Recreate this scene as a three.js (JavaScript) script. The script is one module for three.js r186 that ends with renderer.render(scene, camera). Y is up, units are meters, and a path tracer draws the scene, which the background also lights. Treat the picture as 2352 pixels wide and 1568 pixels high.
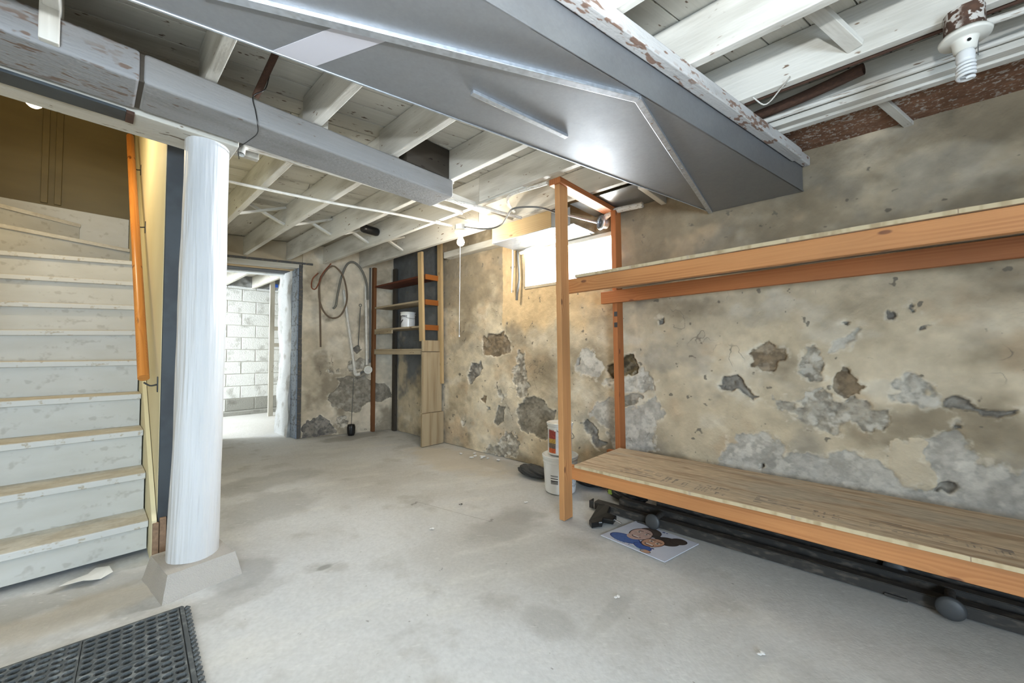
import * as THREE from 'three';
import { RoundedBoxGeometry } from 'three/addons/geometries/RoundedBoxGeometry.js';
import { RectAreaLightUniformsLib } from 'three/addons/lights/RectAreaLightUniformsLib.js';
import { mergeGeometries, mergeVertices } from 'three/addons/utils/BufferGeometryUtils.js';

// ------------------------------------------------------------------ camera, sky, light, exposure
const scene = new THREE.Scene();
const camera = new THREE.PerspectiveCamera(2 * Math.atan(784 / 894) * 180 / Math.PI, 2352 / 1568, 0.05, 60);
camera.position.set(0, 1.03, 0);
{ const yaw = 47.3 * Math.PI / 180, p = Math.atan(26 / 894);
  camera.lookAt(Math.sin(yaw) * Math.cos(p), 1.03 + Math.sin(p), -Math.cos(yaw) * Math.cos(p)); }
scene.add(camera);
const renderer = new THREE.WebGLRenderer();
renderer.toneMapping = THREE.LinearToneMapping;
renderer.toneMappingExposure = 1.58;
renderer.shadowMap.enabled = true;
RectAreaLightUniformsLib.init();
scene.background = new THREE.Color(0.93, 0.97, 1.0);
scene.backgroundIntensity = 4;
function areaLight(name, color, intensity, w, h, from, to) {
  const l = new THREE.RectAreaLight(color, intensity, w, h); l.name = name;
  l.position.set(...from); l.lookAt(...to); scene.add(l); return l;
}
// daylight in the three openings (each window's glass and frame are built below)
areaLight('window_daylight', new THREE.Color(0.86, 0.94, 1.0), 94, 0.86, 0.36, [3.06, 1.83, -1.94], [0.0, 1.2, -1.94]);
areaLight('far_window_daylight', new THREE.Color(0.88, 0.95, 1.0), 50, 0.8, 0.8, [-0.72, 1.5, -7.05], [2.0, 1.45, -7.4]);
areaLight('front_window_daylight', new THREE.Color(0.62, 0.81, 1.0), 28, 1.3, 0.9, [-0.9, 1.05, 2.02], [0.6, 0.95, -2.0]);

// ------------------------------------------------------------------ helpers
function mulberry(a) { return () => { a |= 0; a = a + 0x6D2B79F5 | 0; let t = Math.imul(a ^ a >>> 15, 1 | a); t = t + Math.imul(t ^ t >>> 7, 61 | t) ^ t; return ((t ^ t >>> 14) >>> 0) / 4294967296; }; }
const rnd = mulberry(7);
const PT = new Uint8Array(512), PV = new Float32Array(256);
{ const r = mulberry(99); for (let i = 0; i < 256; i++) { PT[i] = i; PV[i] = r(); } for (let i = 255; i > 0; i--) { const j = (r() * (i + 1)) | 0, t = PT[i]; PT[i] = PT[j]; PT[j] = t; } for (let i = 0; i < 256; i++) PT[i + 256] = PT[i]; }
function vn(x, y) {
  const xf = Math.floor(x), yf = Math.floor(y); let a = x - xf, b = y - yf; const xi = xf & 255, yi = yf & 255;
  a = a * a * (3 - 2 * a); b = b * b * (3 - 2 * b);
  const p = PT[xi], q = PT[(xi + 1) & 255];
  const n00 = PV[PT[p + yi]], n01 = PV[PT[p + ((yi + 1) & 255)]], n10 = PV[PT[q + yi]], n11 = PV[PT[q + ((yi + 1) & 255)]];
  return (n00 + (n10 - n00) * a) * (1 - b) + (n01 + (n11 - n01) * a) * b;
}
function fbm(x, y, o = 4) { let s = 0, a = 0.5, t = 0; for (let i = 0; i < o; i++) { s += a * vn(x, y); t += a; a *= 0.5; x = x * 2.03 + 17.3; y = y * 2.03 + 9.1; } return s / t; }
const sst = (a, b, x) => { const t = Math.min(1, Math.max(0, (x - a) / (b - a))); return t * t * (3 - 2 * t); };
const mix3 = (a, b, t) => [a[0] + (b[0] - a[0]) * t, a[1] + (b[1] - a[1]) * t, a[2] + (b[2] - a[2]) * t];
const mul3 = (a, k) => [a[0] * k, a[1] * k, a[2] * k];
function tex(w, h, fn, srgb = true, rep = true) {
  const d = new Uint8Array(w * h * 4);
  for (let j = 0; j < h; j++) for (let i = 0; i < w; i++) {
    const u = (i + 0.5) / w, v = (j + 0.5) / h; let c = fn(u, v); if (rep) { const m = (p, q, t) => typeof p === 'number' ? p + (q - p) * t : mix3(p, q, t), bu = sst(0.88, 1, u), bv = sst(0.88, 1, v); if (bu) c = m(c, fn(u - 1, v), bu); if (bv) c = m(c, bu ? m(fn(u, v - 1), fn(u - 1, v - 1), bu) : fn(u, v - 1), bv); }
    const k = (j * w + i) * 4;
    if (typeof c === 'number') { d[k] = d[k + 1] = d[k + 2] = Math.max(0, Math.min(255, c * 255)); } else for (let n = 0; n < 3; n++) d[k + n] = Math.max(0, Math.min(255, c[n]));
    d[k + 3] = 255;
  }
  const t = new THREE.DataTexture(d, w, h, THREE.RGBAFormat);
  t.magFilter = THREE.LinearFilter; t.minFilter = THREE.LinearMipmapLinearFilter; t.generateMipmaps = true;
  t.wrapS = t.wrapT = rep ? THREE.RepeatWrapping : THREE.ClampToEdgeWrapping;
  if (srgb) t.colorSpace = THREE.SRGBColorSpace;
  t.needsUpdate = true; return t;
}
const scaled = (t, w, h) => { const c = t.clone(); c.repeat.set(1 / w, 1 / h); c.needsUpdate = true; return c; };
function mat(p) { return new THREE.MeshStandardMaterial({ roughness: 0.85, metalness: 0, ...p }); }
const css = (r, g, b) => new THREE.Color().setRGB(r / 255, g / 255, b / 255, THREE.SRGBColorSpace);

const counts = {};
function numbered(n) { const k = counts[n] = (counts[n] ?? -1) + 1; return k ? `${n}_${String(k).padStart(3, '0')}` : n; }
function tag(o, label, category, group, kind) { o.userData = { label, category }; if (group) o.userData.group = group; if (kind) o.userData.kind = kind; return o; }
function thing(name, label, category, group, kind) { const o = new THREE.Group(); o.name = numbered(name); scene.add(o); return tag(o, label, category, group, kind); }
function part(name, geo, m, parent, label) {
  const o = new THREE.Mesh(geo, m); o.name = parent ? name : numbered(name); o.castShadow = o.receiveShadow = true; (parent ?? scene).add(o);
  if (parent) { const pc = parent.userData._n ??= {}; Object.defineProperty(parent.userData, '_n', { enumerable: false, value: pc }); const k = pc[name] = (pc[name] ?? -1) + 1; if (k) o.name = `${name}_${String(k).padStart(3, '0')}`; }
  if (label) o.userData.label = label; return o;
}
// uv in metres by the face's main axis; u runs along LONG
function metric(g, long = 'x', ou = 0, ov = 0) {
  g = g.index ? g.toNonIndexed() : g;
  const p = g.attributes.position, n = g.attributes.normal, uv = new Float32Array(p.count * 2), L = 'xyz'.indexOf(long);
  for (let i = 0; i < p.count; i++) {
    const P = [p.getX(i), p.getY(i), p.getZ(i)], f = (i / 3 | 0) * 3;
    const N = [0, 1, 2].map((k) => Math.abs(n.getComponent(f, k) + n.getComponent(f + 1, k) + n.getComponent(f + 2, k)));
    const M = N.indexOf(Math.max(...N)), rest = [0, 1, 2].filter((k) => k !== M);
    let a = rest[0], b = rest[1]; if (b === L) [a, b] = [b, a];
    uv[i * 2] = P[a] + ou; uv[i * 2 + 1] = P[b] + ov + M * 0.37;
  }
  g.setAttribute('uv', new THREE.BufferAttribute(uv, 2)); return g;
}
let seedOff = 0;
// a box from corner to corner with rounded edges, grain along its longest side
function bx(x0, x1, y0, y1, z0, z1, r = 0.004, long) {
  const w = x1 - x0, h = y1 - y0, d = z1 - z0; r = Math.min(r, w / 2.2, h / 2.2, d / 2.2);
  const g = r > 0.0004 ? new RoundedBoxGeometry(w, h, d, 1, r) : new THREE.BoxGeometry(w, h, d);
  const l = long ?? (w >= h && w >= d ? 'x' : h >= d ? 'y' : 'z');
  seedOff += 0.737;
  const o = metric(g, l, seedOff * 1.31, seedOff); o.translate((x0 + x1) / 2, (y0 + y1) / 2, (z0 + z1) / 2); return o;
}
// a bar between two points, section W across and H high
function bar(a, b, w, h, r = 0.003) {
  const A = new THREE.Vector3(...a), B = new THREE.Vector3(...b), L = A.distanceTo(B);
  const g = bx(-L / 2, L / 2, -h / 2, h / 2, -w / 2, w / 2, r, 'x');
  const X = B.clone().sub(A).normalize(), Y0 = Math.abs(X.y) > 0.95 ? new THREE.Vector3(0, 0, 1) : new THREE.Vector3(0, 1, 0);
  const Z = X.clone().cross(Y0).normalize(), Y = Z.clone().cross(X).normalize();
  g.applyMatrix4(new THREE.Matrix4().makeBasis(X, Y, Z).setPosition(A.add(B).multiplyScalar(0.5))); return g;
}
function tube(pts, r, seg = 8, tension = 0.5, smooth = true) {
  const v = pts.map((p) => new THREE.Vector3(...p));
  const c = smooth && v.length > 2 ? new THREE.CatmullRomCurve3(v, false, 'catmullrom', tension) : (() => { const k = new THREE.CurvePath(); for (let i = 0; i < v.length - 1; i++) k.add(new THREE.LineCurve3(v[i], v[i + 1])); return k; })();
  return new THREE.TubeGeometry(c, Math.max(2, (v.length - 1) * (smooth ? 6 : 1)), r, seg, false);
}
function rod(a, b, r, seg = 14, r2 = r) {
  const A = new THREE.Vector3(...a), B = new THREE.Vector3(...b), d = B.clone().sub(A), L = d.length();
  const g = new THREE.CylinderGeometry(r2, r, L, seg); g.translate(0, L / 2, 0);
  g.applyQuaternion(new THREE.Quaternion().setFromUnitVectors(new THREE.Vector3(0, 1, 0), d.normalize())); g.translate(A.x, A.y, A.z); return g;
}
const lathe = (prof, seg = 36) => new THREE.LatheGeometry(prof.map(([r, y]) => new THREE.Vector2(r, y)), seg);
const join = (...g) => mergeGeometries(g.flat().map((x) => { x = x.index ? x.toNonIndexed() : x; for (const k of Object.keys(x.attributes)) if (!['position', 'normal', 'uv'].includes(k)) x.deleteAttribute(k); return x; }));
// a flat plate: outline in (x, z), from y0 up to y1
function plate(pts, y0, y1, bevel = 0) {
  const s = new THREE.Shape(pts.map(([x, z]) => new THREE.Vector2(x, -z)));
  const g = new THREE.ExtrudeGeometry(s, { depth: y1 - y0 - 2 * bevel, bevelEnabled: bevel > 0, bevelSize: bevel, bevelOffset: -bevel, bevelThickness: bevel, bevelSegments: 1 });
  g.rotateX(-Math.PI / 2); g.translate(0, y0 + bevel, 0); return metric(g, 'x');
}
function smooth(g) { g = g.clone(); for (const k of Object.keys(g.attributes)) if (k !== 'position') g.deleteAttribute(k); g = mergeVertices(g, 1e-4); g.computeVertexNormals(); return g; }

// ------------------------------------------------------------------ materials
// whitewashed timber: old paint over grain, grime in streaks, a few bare brown flecks. 2 m along x 0.5 m across
function whitewash(base, dark, bare, amount, seed) {
  return tex(1024, 256, (u, v) => {
    const x = u * 2, y = v * 0.5, g = fbm(x * 5 + seed, y * 190, 3), s = fbm(x * 2.2 + seed, y * 9, 4), d = fbm(x * 14, y * 40 + seed, 3);
    let c = mix3(base, dark, sst(0.45, 0.85, s) * 0.55 + (g - 0.5) * 0.22);
    const f = sst(1 - amount, 1 - amount + 0.07, d * 0.6 + fbm(x * 40 + seed, y * 120, 2) * 0.4);
    c = mix3(c, bare, f * 0.85); return c;
  });
}
const woodBump = tex(512, 256, (u, v) => 0.5 + 0.35 * (fbm(u * 10, v * 95, 3) - 0.5) + 0.35 * (fbm(u * 60, v * 60, 2) - 0.5), false);
const wwTex = whitewash([214, 211, 203], [150, 145, 134], [98, 74, 56], 0.27, 3), wwTex2 = whitewash([208, 203, 192], [142, 135, 121], [84, 62, 46], 0.3, 31);
const peelTex = whitewash([134, 134, 135], [108, 107, 106], [100, 80, 68], 0.40, 57);
const beamTex = whitewash([186, 182, 172], [140, 134, 122], [92, 76, 60], 0.3, 71);
const M = {};
M.joist = mat({ map: scaled(wwTex, 2, 0.5), bumpMap: scaled(woodBump, 1, 0.5), bumpScale: 0.0016, roughness: 0.8 });
M.board = mat({ map: scaled(wwTex2, 2, 0.5), bumpMap: scaled(woodBump, 1, 0.5), bumpScale: 0.0012, roughness: 0.85 });
M.peel = mat({ map: scaled(peelTex, 2, 0.5), bumpMap: scaled(woodBump, 0.6, 0.4), bumpScale: 0.003, roughness: 0.75 });
M.peelWhite = mat({ map: scaled(whitewash([196, 194, 192], [164, 160, 156], [122, 92, 76], 0.42, 19), 2, 0.5), bumpMap: scaled(woodBump, 0.6, 0.4), bumpScale: 0.003, roughness: 0.75 });
M.peelLess = mat({ map: scaled(whitewash([136, 135, 134], [110, 108, 105], [96, 80, 70], 0.27, 83), 2, 0.5), bumpMap: scaled(woodBump, 0.7, 0.4), bumpScale: 0.003, roughness: 0.78 });
M.beam = mat({ map: scaled(beamTex, 2, 0.5), bumpMap: scaled(woodBump, 0.7, 0.4), bumpScale: 0.003, roughness: 0.75 });
M.trim = mat({ map: scaled(wwTex, 2, 0.5), color: css(226, 226, 222), roughness: 0.7 });
const firTex = (a, b, k, seed) => tex(1024, 256, (u, v) => {
  const x = u * 2.4, y = v * 0.4; let kn = 0, wy = 0;
  for (let i = 0; i < 7; i++) { const kx = (i * 0.347 + 0.17) % 2.4, ky = ((i * 0.131 + 0.05 + seed) % 0.4), dx = (x - kx), dy = (y - ky) * 2.4, r = Math.hypot(dx, dy); kn = Math.max(kn, sst(0.026, 0.012, r)); wy += Math.exp(-(r * r) / 0.004) * 0.02 * Math.sign(y - ky); }
  const yy = y + wy + 0.02 * fbm(x * 1.4 + seed, y * 3, 2), ring = 0.5 + 0.5 * Math.sin(yy * 420 + 9 * fbm(x * 0.8, yy * 8 + seed, 2));
  let c = mix3(a, b, 0.55 * ring * sst(0.3, 0.7, fbm(x * 0.9, yy * 16 + seed, 2)) + 0.35 * fbm(x * 8, yy * 300, 2) - 0.1);
  c = mix3(c, k, kn * (0.7 + 0.3 * fbm(x * 60, y * 60, 2))); return mul3(c, 0.93 + 0.14 * fbm(x * 3 + seed, y * 7, 2));
});
const fir = firTex([196, 136, 84], [162, 100, 54], [116, 72, 48], 0.02), fir2 = firTex([192, 140, 90], [154, 100, 60], [104, 68, 46], 0.21);
M.fir = mat({ map: scaled(fir, 2.4, 0.4), bumpMap: scaled(woodBump, 1, 0.4), bumpScale: 0.0006, roughness: 0.62 });
M.firRaw = mat({ map: scaled(fir2, 2.4, 0.4), bumpMap: scaled(woodBump, 1, 0.4), bumpScale: 0.0008, roughness: 0.7 });
M.firRed = mat({ map: scaled(fir, 2.4, 0.4), color: css(226, 205, 190), roughness: 0.65 });
M.brownWood = mat({ map: scaled(fir2, 2.4, 0.4), color: css(160, 146, 132), roughness: 0.7 });
M.darkWood = mat({ map: scaled(wwTex2, 2, 0.5), color: css(84, 78, 72), roughness: 0.85 });
M.redWood = mat({ map: scaled(fir2, 2.4, 0.4), color: css(138, 100, 96), roughness: 0.7 });
M.tanWood = mat({ map: scaled(firTex([186, 160, 118], [160, 132, 92], [120, 90, 60], 0.11), 2.4, 0.4), roughness: 0.75 });
M.greyShelf = mat({ map: scaled(wwTex2, 2, 0.5), color: css(215, 200, 178), roughness: 0.85 });
M.panel = mat({ map: scaled(tex(512, 256, (u, v) => { const s = fbm(u * 1.6, v * 12, 4), d = fbm(u * 5, v * 70 + 3, 3); return mix3(mix3([172, 154, 124], [142, 120, 90], sst(0.42, 0.8, s)), [150, 138, 116], d * 0.5); }), 1.2, 0.4), roughness: 0.7 });
// plywood with grader's stamps along its front edge (u: 3 m along, v: 0.7 m deep, v = 0 at the front)
M.ply = mat({ map: tex(2048, 512, (u, v) => {
  const x = u * 3, y = v * 0.7, w = fbm(x * 1.6, y * 9, 3), g = fbm(x * 3.2, y * 55 + w * 5, 4), f = fbm(x * 30, y * 220, 2);
  let c = mix3([192, 172, 146], [150, 124, 98], sst(0.46, 0.76, g) * 0.7); c = mix3(c, [176, 166, 150], sst(0.5, 0.75, fbm(x * 2 + 9, y * 7, 4)) * 0.7); c = mul3(c, 0.86 + 0.28 * f);
  // worn stamps: rows of short strokes, some in a box
  let ink = 0; const wear = sst(0.36, 0.6, fbm(x * 26, y * 60, 3));
  const rows = (xa, xb, ya, yb, n, kind) => { if (x < xa || x > xb || y < ya || y > yb) return; const r = (y - ya) / (yb - ya) * n, cell = Math.floor((x - xa) / 0.016), id = PV[(cell * 7 + (r | 0) * 31 + (xa * 100 | 0)) & 255]; if (kind) { if (id > 0.3 && (r % 1) > 0.2) { const q = ((x - xa) / 0.016) % 1; ink = Math.max(ink, (q > 0.2 && q < 0.5) || (id > 0.6 && (r % 1) > 0.7) ? 0.8 : 0.15); } } else if ((r % 1) > 0.45 && id > 0.25) ink = Math.max(ink, 0.55); };
  rows(0.30, 0.52, 0.06, 0.20, 5, 0); rows(0.55, 0.66, 0.05, 0.15, 1, 1); rows(0.72, 0.86, 0.04, 0.16, 3, 1); rows(0.98, 1.16, 0.05, 0.17, 4, 0); rows(1.20, 1.30, 0.05, 0.13, 2, 1); rows(1.38, 1.62, 0.07, 0.18, 5, 0); rows(1.62, 1.75, 0.06, 0.16, 1, 1);
  if (Math.abs(y - 0.105) < 0.055 && Math.abs(x - 0.61) < 0.062 && !(Math.abs(y - 0.105) < 0.05 && Math.abs(x - 0.61) < 0.058)) ink = 0.7;
  return mix3(c, [92, 88, 88], ink * wear * 0.75);
}, true, false), roughness: 0.75, bumpMap: scaled(woodBump, 0.35, 0.7), bumpScale: 0.0005 });
M.plyEdge = mat({ map: tex(256, 64, (u, v) => { const s = fbm(u * 40, v * 14, 3); return mix3([200, 182, 148], [172, 150, 116], sst(0.45, 0.8, s) + (v > 0.4 && v < 0.62 ? 0.12 : 0)); }), roughness: 0.8 });
// galvanised sheet
const zinc = tex(512, 512, (u, v) => { const s = vn(u * 36, v * 36) * 0.5 + vn(u * 80 + 5, v * 80) * 0.5; return mul3([152, 154, 157], 0.97 + 0.05 * s); });
const zincR = tex(256, 256, (u, v) => 0.5 + 0.1 * fbm(u * 12, v * 12, 4), false);
const dent = tex(512, 512, (u, v) => 0.5 + 0.5 * (fbm(u * 5, v * 5, 3) - 0.5), false);
M.duct = mat({ map: scaled(zinc, 0.5, 0.5), roughnessMap: scaled(zincR, 0.7, 0.7), roughness: 1, metalness: 0.75, bumpMap: scaled(dent, 2.4, 2.4), bumpScale: 0.006 });
M.zinc = mat({ map: scaled(tex(256, 256, (u, v) => mul3([200, 206, 214], 0.92 + 0.14 * vn(u * 30, v * 30))), 0.3, 0.3), roughness: 0.38, metalness: 0.8 });
M.foil = mat({ color: css(160, 163, 166), roughness: 0.4, metalness: 0.85, bumpMap: scaled(dent, 0.25, 0.25), bumpScale: 0.006 });
M.pipeWhite = mat({ map: scaled(tex(256, 64, (u, v) => mix3([214, 211, 204], [132, 112, 92], sst(0.6, 0.75, fbm(u * 22, v * 5, 4)) * 0.7)), 0.8, 0.2), roughness: 0.6 });
M.rust = mat({ map: scaled(tex(256, 256, (u, v) => mix3([92, 64, 48], [58, 40, 32], fbm(u * 14, v * 14, 4))), 0.3, 0.3), roughness: 0.9 });
M.cable = mat({ color: css(92, 92, 90), roughness: 0.55 });
M.black = mat({ map: scaled(tex(256, 256, (u, v) => mul3([46, 46, 46], 0.6 + 0.9 * fbm(u * 16, v * 16, 4))), 0.4, 0.4), roughness: 0.55 });
M.blackIron = mat({ map: scaled(tex(512, 128, (u, v) => mix3([58, 56, 54], [122, 112, 100], sst(0.48, 0.8, fbm(u * 24, v * 16, 4)) * 0.6)), 1, 0.25), roughness: 0.6, metalness: 0.3 });
M.bag = mat({ color: css(22, 22, 23), roughness: 0.32 });
M.steelBlue = mat({ map: scaled(tex(256, 256, (u, v) => mix3([54, 60, 64], [44, 48, 52], sst(0.4, 0.7, fbm(u * 6, v * 10, 4)))), 0.6, 1), roughness: 0.6 });
M.blueFrame = mat({ map: scaled(tex(256, 512, (u, v) => mix3([128, 140, 156], [84, 88, 94], sst(0.5, 0.72, fbm(u * 12, v * 24, 4)))), 0.3, 0.8), roughness: 0.6 });
M.darkFrame = mat({ map: scaled(tex(256, 512, (u, v) => mix3([76, 76, 76], [110, 98, 84], sst(0.55, 0.72, fbm(u * 12, v * 24, 4)))), 0.3, 0.8), roughness: 0.7 });
M.blockWhite = mat({ map: scaled(tex(512, 512, (u, v) => mix3([226, 230, 230], [190, 192, 190], sst(0.55, 0.8, fbm(u * 8, v * 8, 5)))), 0.9, 0.9), roughness: 0.9, bumpMap: scaled(tex(256, 256, (u, v) => fbm(u * 60, v * 60, 3), false), 0.5, 0.5), bumpScale: 0.004 });
M.blockBare = mat({ map: M.blockWhite.map, color: css(176, 174, 168), roughness: 0.95, bumpMap: M.blockWhite.bumpMap, bumpScale: 0.004 });
M.mortar = mat({ color: css(190, 190, 184), roughness: 0.95 });
M.jamb = mat({ map: scaled(tex(256, 512, (u, v) => mix3([190, 192, 192], [150, 148, 143], sst(0.45, 0.75, fbm(u * 5, v * 9, 5)))), 0.6, 1.2), roughness: 0.9, bumpMap: M.blockWhite.bumpMap, bumpScale: 0.006 });
// stair paint: pale grey gloss, scuffed by shoes
M.riser = mat({ map: scaled(tex(1024, 256, (u, v) => { const s = fbm(u * 9, v * 5, 5), k = fbm(u * 26 + 8, v * 7, 3); return mix3(mix3([192, 191, 185], [180, 178, 169], s), [140, 132, 120], sst(0.64, 0.84, k) * 0.35); }), 0.95, 0.24), roughness: 0.5 });
M.tread = mat({ map: scaled(tex(512, 256, (u, v) => { const s = fbm(u * 12, v * 8, 5), f = fbm(u * 80, v * 30, 2); return mul3(mix3([208, 204, 194], [194, 187, 173], sst(0.35, 0.7, s)), 0.95 + 0.1 * f); }), 0.9, 0.3), roughness: 0.7 });
M.nosing = mat({ map: scaled(tex(1024, 64, (u, v) => mix3([194, 193, 188], [168, 158, 140], sst(0.66, 0.8, fbm(u * 40, v * 3, 4)))), 0.9, 0.06), roughness: 0.5 });
M.yellow = mat({ map: scaled(tex(512, 512, (u, v) => mix3([222, 212, 176], [206, 194, 156], fbm(u * 5, v * 5, 4))), 1.5, 1.5), roughness: 0.7 });
M.stairWall = mat({ map: scaled(tex(512, 512, (u, v) => mix3([112, 99, 64], [92, 80, 50], fbm(u * 9, v * 2, 4))), 1, 1), roughness: 0.6 });
M.rail = mat({ map: scaled(firTex([202, 132, 62], [172, 100, 40], [110, 60, 26], 0.07), 2.4, 0.4), roughness: 0.35 });
M.rawEnd = mat({ map: scaled(tex(128, 256, (u, v) => mix3([150, 122, 96], [112, 88, 68], fbm(u * 10, v * 20, 4))), 0.1, 0.2), roughness: 0.8 });
M.rustPaint = mat({ map: scaled(tex(256, 256, (u, v) => mix3(mix3([98, 70, 54], [60, 44, 36], fbm(u * 14, v * 14, 4)), [198, 194, 188], sst(0.5, 0.58, fbm(u * 12 + 5, v * 12, 4)))), 0.2, 0.2), roughness: 0.85 });
M.cleat = mat({ map: M.rail.map, color: css(190, 172, 150), roughness: 0.5 });
M.post = mat({ map: scaled(tex(512, 1024, (u, v) => { const s = fbm(u * 8, v * 5, 4), c = fbm(u * 90, v * 8, 3); let k = mix3([208, 208, 209], [192, 192, 192], s); k = mix3(k, [184, 182, 182], sst(0.7, 0.82, c) * 0.3); return k; }), 0.6, 2.1), roughness: 0.55, bumpMap: scaled(tex(256, 512, (u, v) => fbm(u * 60, v * 8, 4), false), 0.6, 2.1), bumpScale: 0.005 });
M.white = mat({ color: css(226, 227, 228), roughness: 0.45 });
M.porcelain = mat({ color: css(222, 220, 212), roughness: 0.3 });
M.plastic = new THREE.MeshPhysicalMaterial({ color: css(228, 229, 228), roughness: 0.35, clearcoat: 0.2 });
M.glass = new THREE.MeshPhysicalMaterial({ color: 0xffffff, roughness: 0.03, transmission: 1, thickness: 0, ior: 1.5 });
M.frame = mat({ color: css(206, 206, 204), roughness: 0.6 });
M.chrome = mat({ color: css(210, 212, 215), roughness: 0.15, metalness: 1 });
M.bulb = new THREE.MeshStandardMaterial({ color: 0xffffff, emissive: new THREE.Color(1, 0.82, 0.52), emissiveIntensity: 14, roughness: 0.3 });
M.rubber = mat({ map: scaled(tex(256, 256, (u, v) => mix3([74, 78, 80], [140, 142, 140], sst(0.5, 0.8, fbm(u * 10, v * 10, 5)) * 0.7)), 0.3, 0.3), roughness: 0.75 });
M.fiber = mat({ map: scaled(tex(1024, 512, (u, v) => { const a = fbm(u * 110, v * 40, 4), b = fbm(u * 9, v * 7 + 4, 4); return mix3(mix3([154, 114, 88], [112, 80, 62], fbm(u * 22, v * 14, 3)), [186, 176, 168], sst(0.54, 0.66, a * 0.72 + b * 0.28)); }), 1.1, 0.5), roughness: 0.95, bumpMap: scaled(tex(256, 256, (u, v) => fbm(u * 40, v * 20, 3), false), 0.6, 0.4), bumpScale: 0.004 });

// ------------------------------------------------------------------ floor
const FX0 = -2.7, FX1 = 3.3, FZ0 = -8.1, FZ1 = 2.1;
function blob(x, z, cx, cz, rx, rz, rag = 0.35) { const a = (x - cx) / rx, b = (z - cz) / rz; return Math.hypot(a, b) + (fbm(x * 9, z * 9, 4) - 0.5) * 2 * rag; }
const floorTex = tex(2048, 2048, (u, v) => {
  // the seen part: x -1.2..3, z -5.6..1
  const x = -1.2 + u * 4.2, z = 1.0 - v * 6.6;
  const a = fbm(x * 1.3 + 4, z * 1.3, 5), b = fbm(x * 5 + 2, z * 5 + 8, 5), t = fbm(x * 2.4 + z * 1.2, z * 7 - x * 3, 4), f = fbm(x * 90, z * 90, 2);
  let c = mix3([198, 199, 199], [183, 182, 179], sst(0.35, 0.7, a)); c = mix3(c, [206, 205, 200], sst(0.55, 0.78, t) * 0.5); c = mix3(c, [160, 158, 153], sst(0.6, 0.82, b) * 0.5);
  c = mul3(c, 0.96 + 0.08 * f);
  const spots = [[1.72, -1.62, 0.30, 0.20, 0.35], [1.88, -1.68, 0.17, 0.17, 0.3], [1.22, -0.93, 0.11, 0.13, 0.3], [1.45, -0.78, 0.2, 0.05, 0.22], [0.79, -1.96, 0.05, 0.03, 0.7], [0.35, -2.0, 0.35, 0.1, 0.3], [-0.1, -2.55, 0.5, 0.13, 0.45], [0.5, -2.2, 0.16, 0.2, 0.4], [1.0, -3.6, 0.5, 0.25, 0.35], [0.85, -3.0, 0.35, 0.35, 0.35], [2.2, -4.7, 0.5, 0.18, 0.5], [2.6, -2.4, 0.16, 0.7, 0.35]];
  for (const [cx, cz, rx, rz, k] of spots) { if (Math.abs(x - cx) > rx * 2 || Math.abs(z - cz) > rz * 2) continue; c = mix3(c, [136, 134, 129], sst(1.05, 0.6, blob(x, z, cx, cz, rx, rz)) * k); }
  // pale scuffs and tan dust near the stairs, dark crumbs of dirt
  c = mix3(c, [216, 216, 213], sst(0.70, 0.84, fbm(x * 14 + z * 22, (x - z) * 60, 4)) * 0.4);
  c = mix3(c, [196, 176, 146], sst(1, 0.4, blob(x, z, 0.0, -2.35, 0.5, 0.16)) * 0.3);
  c = mix3(c, [190, 178, 158], sst(1, 0.5, blob(x, z, 2.45, -3.0, 0.4, 0.9)) * 0.5);
  c = mix3(c, [112, 108, 104], sst(0.86, 0.92, fbm(x * 42, z * 42, 3)) * 0.6);
  // hairline crack
  const t2 = (x - 1.56) / 0.12, cz = -2.33 + (x < 1.56 ? 0 : Math.min(1, t2) * 0.58) + (fbm(x * 30, 3, 3) - 0.5) * 0.08;
  if (x > 1.5 && x < 1.72) c = mix3(c, [120, 117, 112], sst(0.014, 0.004, Math.abs(z - cz)) * 0.6);
  return c;
}, true, false);
const floorRest = scaled(tex(1024, 1024, (u, v) => mix3([207, 208, 207], [186, 185, 181], fbm(u * 9, v * 9, 6))), 3, 3);
const grit = tex(512, 512, (u, v) => 0.5 * fbm(u * 24, v * 24, 4) + 0.5 * fbm(u * 120, v * 120, 2), false);
const floor = thing('floor', 'worn grey concrete slab with darker patches and pale scuffs', 'floor', null, 'structure');
{ // slab with slight unevenness; a low swell by the stairs
  const g = new THREE.PlaneGeometry(4.2, 6.6, 210, 330); g.rotateX(-Math.PI / 2); g.translate(0.9, 0, -2.3);
  const p = g.attributes.position; for (let i = 0; i < p.count; i++) { const x = p.getX(i), z = p.getZ(i); p.setY(i, -0.004 + 0.007 * (fbm(x * 1.7, z * 1.7, 3) - 0.5)); }
  g.computeVertexNormals();
  part('concrete_surface', g, mat({ map: floorTex, roughness: 0.82, bumpMap: (() => { const t = grit.clone(); t.repeat.set(4.2 / 0.7, 6.6 / 0.7); t.needsUpdate = true; return t; })(), bumpScale: 0.0012 }), floor);
  const rest = mat({ map: floorRest, roughness: 0.85, bumpMap: scaled(grit, 0.7, 0.7), bumpScale: 0.003 });
  part('slab', join(bx(FX0, FX1, -0.25, -0.02, FZ0, FZ1, 0), bx(FX0, -1.2, -0.02, -0.004, FZ0, FZ1, 0), bx(3.0, FX1, -0.02, -0.004, FZ0, FZ1, 0), bx(-1.2, 3.0, -0.02, -0.004, FZ0, -5.6, 0), bx(-1.2, 3.0, -0.02, -0.004, 1.0, FZ1, 0)), rest, floor);
}

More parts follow.
